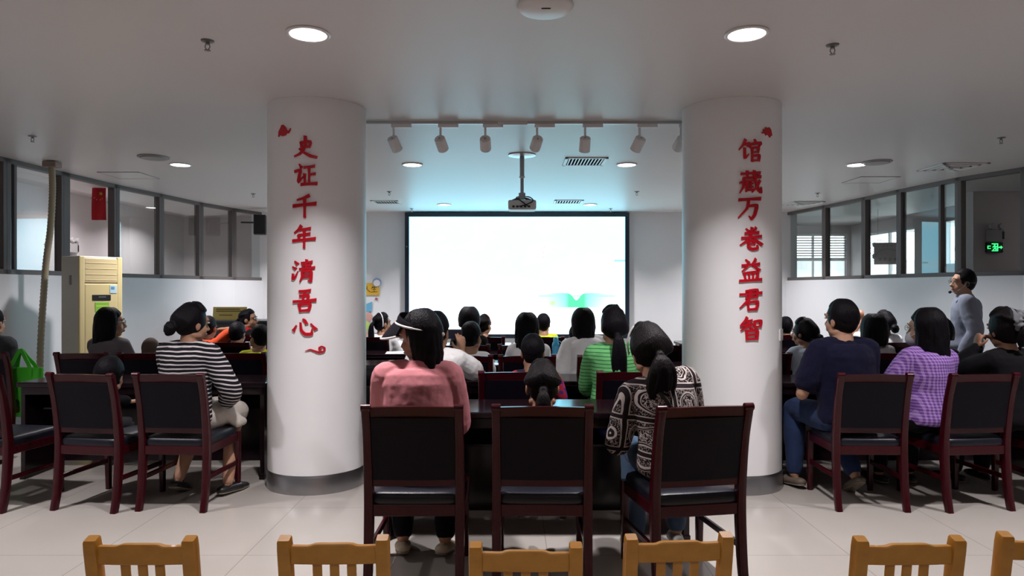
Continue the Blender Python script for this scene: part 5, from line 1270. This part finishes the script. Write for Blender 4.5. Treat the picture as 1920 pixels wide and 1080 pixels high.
# ---- second row, middle
p = person('person in a white tee holding up a phone to film the screen', -.56, R2+.30, D(-3), 1.335, lean=.12, hyaw=-.25, R=dict(t=(.155, .27, 1.015), d=(-.02, .12, 1), n=(-.55, .8, 0), pole=(.7, -.3, -.7), curl=.28), L='table', sleeve=.5, shirt=WHITE, ease=.024, trousers=DJEAN, hair='short', hvol=1.03, fem=False, folds=.02, vox=.0058, wide=.93)
ph = empty('phone', (-.462, R2+.30+.315, 1.155), D(-6), 'dark phone held up sideways by the person in the white tee', 'phone')
MB().box2((-.075, -.005, -.038), (.075, .004, .038), .008).build('case', plain('phone_case', (.05, .05, .06), .3), ph)
MB().box2((-.070, -.0062, -.034), (.070, -.0045, .034), .001).build('phone_screen', plain('phone_glass', (.02, .022, .035), .1), ph)
p = person('child in a dark top with purple and red sleeves, beyond the girl with tied hair', .155, R2+.33, 0, 1.165, hs=1.06, lean=.22, hpitch=-.1, R=dict(t=(.20, .24, .80)), L='table', sleeve=1, shirt=C_MULTI, trousers=DKGREY, hair='short', fem=False, skin=M_SKIN2)
p = person('woman in a green striped top with a long dark ponytail', .745, R2+.30, D(-4), 1.375, lean=.14, hyaw=.15, R='table', L='table', sleeve=1, shirt=C_GREEN, ease=.018, trousers=DKGREY, hair='ponytail', hairL=.34, htie=-.06, hvol=1.06, hspread=1.4, folds=.018, wide=.9)
# ---- third row, middle
p = person('child in white with a blue collar, seated beside the filming person', -.375, R3+.32, D(-8), 1.205, hs=1.08, lean=.15, hyaw=-.35, sleeve=.5, shirt=WHITE, trousers=DJEAN, hair='short', fem=False, skin=M_SKIN2)
c_, U, X, F = p['at'](1.0)
part(p, 'collar', MB().tube([c_-U*.012, c_+U*.022], [.082*p['s'], .070*p['s']], 20), C('collar_blue', (.03, .08, .32)), 60, 'bright blue collar')
p = person('long haired woman in white with her head turned aside, before the screen', .15, R3+.30, D(3), 1.285, hs=1.10, lean=.16, hyaw=-.45, sleeve=1, shirt=WHITE, trousers=DKGREY, hair='long', hairL=.34)
p = person('woman in a white top leaning forward beside the woman in green stripes', .70, R3+.31, D(8), 1.325, hs=1.10, lean=.34, roll=-.06, hyaw=.1, sleeve=1, shirt=WHITE, ease=.024, trousers=DJEAN, hair='long', hairL=.20, R='cross', L=dict(t=(-.24, .28, .82)))
# ---- fourth row, middle
person('tall adult with dark smooth hair, head outlined against the screen', -.46, R4+.30, 0, 1.305, hs=1.16, lean=.12, sleeve=1, shirt=BLACK, trousers=BLACK, hair='bob', hairL=.06, hvol=1.03)
person('boy with close dark hair seen low between bottle and white top woman', .70, R4+.33, 0, 1.125, hs=1.02, lean=.2, sleeve=.5, shirt=LGREY, trousers=DKGREY, hair='short', fem=False, skin=M_SKIN2)
# ---- fifth row, middle
p = person('girl in a white hoodie with a long ponytail, beside the pillar reading history', -1.63, R5+.32, D(-10), 1.21, hs=1.06, lean=.15, hyaw=-.7, sleeve=1, shirt=WHITE, ease=.024, trousers=DKGREY, hair='ponytail', hairL=.30, htie=.01, skin=M_SKIN2)
part(p, 'hair_band', arc(p, (.095, .122), (0, -.05, .01), -1.9, 1.9, .006*p['k']), M_PAPER, label='white hair band')
p = person('girl with a white hair clip and reddish hair band before the screen', -.345, R5+.32, 0, 1.185, hs=1.04, lean=.15, hyaw=-.6, sleeve=1, shirt=BLACK, trousers=DKGREY, hair='ponytail', hairL=.2, htie=0, hmat=M_HAIRB)
part(p, 'hair_band', arc(p, (.093, .124), (0, .0, .012), -1.6, 1.6, .006*p['k']), DRED)
part(p, 'hair_clip', MB().ell(p['T'](V((-.085, -.055, .03))), (.018, .02, .026)), M_PAPER)
person('child in a bright yellow shirt, small head against the screen', .395, R5+.32, 0, 1.20, hs=1.02, lean=.15, hyaw=-.1, sleeve=.5, shirt=YEL, trousers=DKGREY, hair='short', fem=False)
# ---- side block by the glazed wall with the flag
p = person('woman in a black and white striped shirt, cream skirt and black flats', -2.345, Q1+.30, D(-10), 1.40, hs=1.14, lean=.16, roll=.02, hyaw=-.45, hpitch=-.12, R=dict(t=(.17, .24, .66), pole=(.8, -.4, -.4)), L='table', sleeve=1, shirt=C_STRIPE, ease=.022, trousers=CREAM, legs='skirt', shoe=M_SHOE, hair='bun', htie=-.045, hvol=1.06, wide=1.0, folds=.02, feet={1: (-.26, .10, .05), -1: (-.34, .02, .35)})
p = person('small child with dark hair hidden behind a chair back, before the woman in grey', -2.93, Q1+.33, D(-12), 1.0, hs=1.06, lean=.15, hyaw=.3, hpitch=-.15, R=dict(t=(.235, .20, .70)), L='lap', sleeve=.5, shirt=BLACK, trousers=DKGREY, legs='short', hair='short', hvol=1.06)
p = person('long haired woman in a grey top beside the cream air conditioner', -3.80, Q2+.30, D(-10), 1.325, hs=1.12, lean=.12, hyaw=-.75, sleeve=1, shirt=GREY, ease=.018, trousers=DKGREY, hair='long', hairL=.27, R=dict(t=(.22, .30, .80)))
T, k = p['T'], p['k']
def glasses(P, mat=None, temple=True):
    T, k = P['T'], P['k']; g_ = empty('glasses', (0, 0, 0)); g_.parent = P['root']
    for sx in (-1, 1):
        MB().tube([T(V((sx*.031+.022*math.cos(2*PI*i/20), .098-.06*(max(0, abs(sx*.031+.022*math.cos(2*PI*i/20))-.03)), .010+.016*math.sin(2*PI*i/20)))) for i in range(20)], .0018*k, 6, closed=True).build('rim', mat or M_DARK, g_, smooth=180)
        MB().tube([T(V((sx*.053, .096, .014))), T(V((sx*.075, .07, .014))), T(V((sx*.080, .0, .008))), T(V((sx*.082, -.012, -.006)))], .0018*k, 6).build('temple', mat or M_DARK, g_, smooth=180)
    MB().tube([T(V((-.010, .1, .014))), T(V((.010, .1, .014)))], .0018*k, 6).build('bridge', mat or M_DARK, g_, smooth=180)
glasses(p, M_STEEL)
person('child with a shaved head, barely showing between two chair backs', -3.46, Q2+.38, 0, 1.045, hs=.98, lean=.2, sleeve=.5, shirt=DKGREY, trousers=DKGREY, hair='buzz', hmat=M_BUZZ, fem=False, R='lap', L='lap', skin=M_SKIN2)
person('person in a dark coat cut off by the picture edge, beside the green tote bag', -4.93, Q2+.30, D(-5), 1.33, R='lap', L='lap', lean=.15, sleeve=1, shirt=DKGREY, ease=.03, trousers=BLACK, hair='short', fem=False, wide=1.1)
person('child in lime yellow facing sideways beside the pillar reading history', -2.40, Q2+.34, D(12), 1.165, hs=.97, lean=.18, hyaw=.75, sleeve=.5, shirt=YEL, trousers=DKGREY, hair='short', fem=False, skin=M_SKIN2)
person('person in an orange top with an arm bent up to the head', -3.47, Q3+.32, D(-10), 1.20, hs=1.04, lean=.3, sleeve=.55, shirt=ORANGE, trousers=DKGREY, hair='short', fem=False, skin=M_SKIN2, R=dict(t=(.06, .22, 1.04), pole=(1, -.1, .2), d=(-1, .1, .1), n=(0, 0, -1)))
person('child with short dark hair leaning on the table, before the woman in profile', -3.12, Q3+.33, D(-6), 1.13, hs=1.04, lean=.24, hpitch=-.15, sleeve=.5, shirt=DKGREY, trousers=DKGREY, hair='short', fem=False, skin=M_SKIN2, R='cross', L='cross')
p = person('woman in profile with pulled back hair and red neckline before the yellow notice', -3.47, Q4+.31, D(-35), 1.245, hs=1.06, lean=.12, hyaw=-.95, sleeve=1, shirt=BLACK, trousers=DKGREY, hair='ponytail', hairL=.16, htie=.0, skin=M_SKIN2)
c_, U, X, F = p['at'](1.0); part(p, 'neckline', MB().tube([c_-U*.02, c_+U*.008], [.094*p['s'], .078*p['s']], 20), C('red', (.35, .02, .02)), 60, 'red neckline')
# ---- side block by the bright windows
p = person('man in a navy tee shirt and jeans with short black hair', 2.385, Q1+.30, D(8), 1.425, hs=1.14, fem=False, lean=.10, hyaw=.30, R=dict(t=(.10, .34, .79)), L=dict(t=(-.15, .30, .80), pole=(-.5, -.5, -.6)), sleeve=.55, shirt=NAVY, ease=.026, trousers=DJEAN, hair='short', hvol=1.04, wide=.98, folds=.018, feet={1: (-.36, .0, .55), -1: (-.10, -.05, .1)}, shoe=plain('shoe_tan', (.13, .10, .075), .6))
p = person('woman in a purple gingham blouse with long dark hair and glasses', 2.985, Q1+.30, D(4), 1.36, hs=1.14, lean=.14, roll=.04, hyaw=.55, hpitch=-.05, R='table', L=dict(t=(-.16, .32, .80), pole=(-.5, -.5, -.6)), wide=.9, sleeve=.6, shirt=C_GING, ease=.024, trousers=BLACK, hair='long', hairL=.28, folds=.02, shirt_name='blouse')
glasses(p, M_ALUL)
T, k = p['T'], p['k']
m = MB().ell(V((0, .072, -.062)), (.062, .045, .048), n=20, m=14); m.v = [tuple(T(V(q))) for q in m.v]; mk = m.build('face_mask', plain('mask_pale', (.50, .50, .52), .8), p['root'], smooth=180)
for sx in (-1, 1): MB().tube([T(V((sx*.058, .07, -.05))), T(V((sx*.080, .01, -.02))), T(V((sx*.082, -.02, -.01)))], .0018, 6, smooth=3).build('ear_loop', M_PAPER, mk)
p = person('woman in black with a grey scrunchie and a hand at her chin', 3.60, Q1+.31, D(10), 1.355, hs=1.16, lean=.16, hyaw=-.06, hpitch=-.05, R='table', L=dict(t=(-.155, .17, 1.06), d=(.25, .0, 1), n=(1, -.2, 0), pole=(-.6, .3, -.8), curl=.75), sleeve=1, shirt=BLACK, ease=.02, trousers=BLACK, hair='ponytail', hairL=.14, htie=.03, hvol=1.12, hmat=M_HAIRB, skin=M_SKIN2)
T, k = p['T'], p['k']
m = MB(); tc = V((.01, -.142, .055))
pts, rr = [], []
for i in range(44): a = 2*PI*i/44; pts.append(T(tc+V((.046*math.cos(a), -.012*math.cos(2*a), .046*math.sin(a))))); rr.append((.021+.007*math.sin(a*11))*k)
m.tube(pts, rr, 12, closed=True); sb = m.build('scrunchie', C('scrunchie', (.17, .175, .19)), p['root'], smooth=180)
for sx in (-1, 1):
    m = MB(); rs = []
    for i in range(6):
        u_ = i/5; w_ = (.012+.034*math.sin(u_*2.3)); c0 = tc+V((sx*(.05+.055*u_), -.02-.01*u_, .02+.035*u_*(1 if sx > 0 else .6)))
        rs.append([T(c0+V((sx*.25*w_*math.sin(2*PI*j/12), .010*math.cos(2*PI*j/12)*(1+.4*math.sin(6*PI*j/12)), w_*math.sin(2*PI*j/12)))) for j in range(12)])
    m.rings(rs).build('bow_loop', C('scrunchie', (.17, .175, .19)), sb, smooth=60)
p = person('child in white with collar length hair, beside the man in navy', 2.78, Q2+.33, D(10), 1.225, hs=1.06, lean=.14, hyaw=.55, sleeve=.55, shirt=PALEB, trousers=DKGREY, hair='bun', htie=-.05, hvol=1.08, skin=M_SKIN2)
person('girl in pale grey with bobbed dark hair, her back turned', 3.43, Q2+.33, D(-3), 1.255, hs=1.12, lean=.14, sleeve=.55, shirt=LGREY, trousers=DKGREY, hair='bob', hairL=.13, hvol=1.06)
person('dark haired child in black between gingham woman and standing man', 4.06, Q2+.33, D(5), 1.22, hs=1.14, lean=.16, sleeve=1, shirt=BLACK, trousers=BLACK, hair='bob', hairL=.05, hvol=1.04, fem=False)
person('person in white raising a hand beyond the girl with bobbed hair', 4.21, Q3+.32, D(8), 1.265, hs=1.08, lean=.14, hyaw=.2, sleeve=.55, shirt=WHITE, trousers=DKGREY, hair='bun', htie=-.06, skin=M_SKIN2, L=dict(t=(-.20, .16, 1.14), d=(-.1, .05, 1), n=(.2, 1, 0), pole=(-.8, .1, -.6), curl=.25))
person('boy in a black top far off beside the pillar reading hall', 3.58, Q4+.33, 0, 1.145, hs=1.04, lean=.14, sleeve=1, shirt=BLACK, trousers=BLACK, hair='short', fem=False, skin=M_SKIN2)
# ---- standing man
p = person('standing man in a grey blue shirt with glasses and a headset microphone', 4.72, 7.2, D(62), 1.715, hs=1.10, fem=False, stand=True, lean=.05, hyaw=.35, R='down', L='down', sleeve=1, shirt=LBLUE, ease=.026, trousers=DKGREY, hair='short', hem=-.2, collar=1, folds=.016, wide=.98)
glasses(p)
T, k = p['T'], p['k']
hm = MB().tube([T(V((.092*math.sin(a), -.03-.07*math.cos(a), -.005))) for a in [(-1.6+3.2*i/20) for i in range(21)]], .004, 8).build('headset', M_DARK, p['root'], smooth=180)
hm['label'] = 'black headset with a microphone boom'
MB().tube([T(V((-.082, .0, -.01))), T(V((-.085, .03, -.045))), T(V((-.07, .085, -.085))), T(V((-.05, .118, -.088)))], .003, 8, smooth=4).build('microphone_boom', M_DARK, hm, smooth=180)
MB().ell(T(V((-.045, .130, -.090))), (.016, .016, .016)).build('microphone_foam', M_DARK, hm, smooth=180)
MB().ell(T(V((-.084, -.005, -.02))), (.012, .016, .024)).build('ear_piece', M_DARK, hm, smooth=180)
finish_organics()
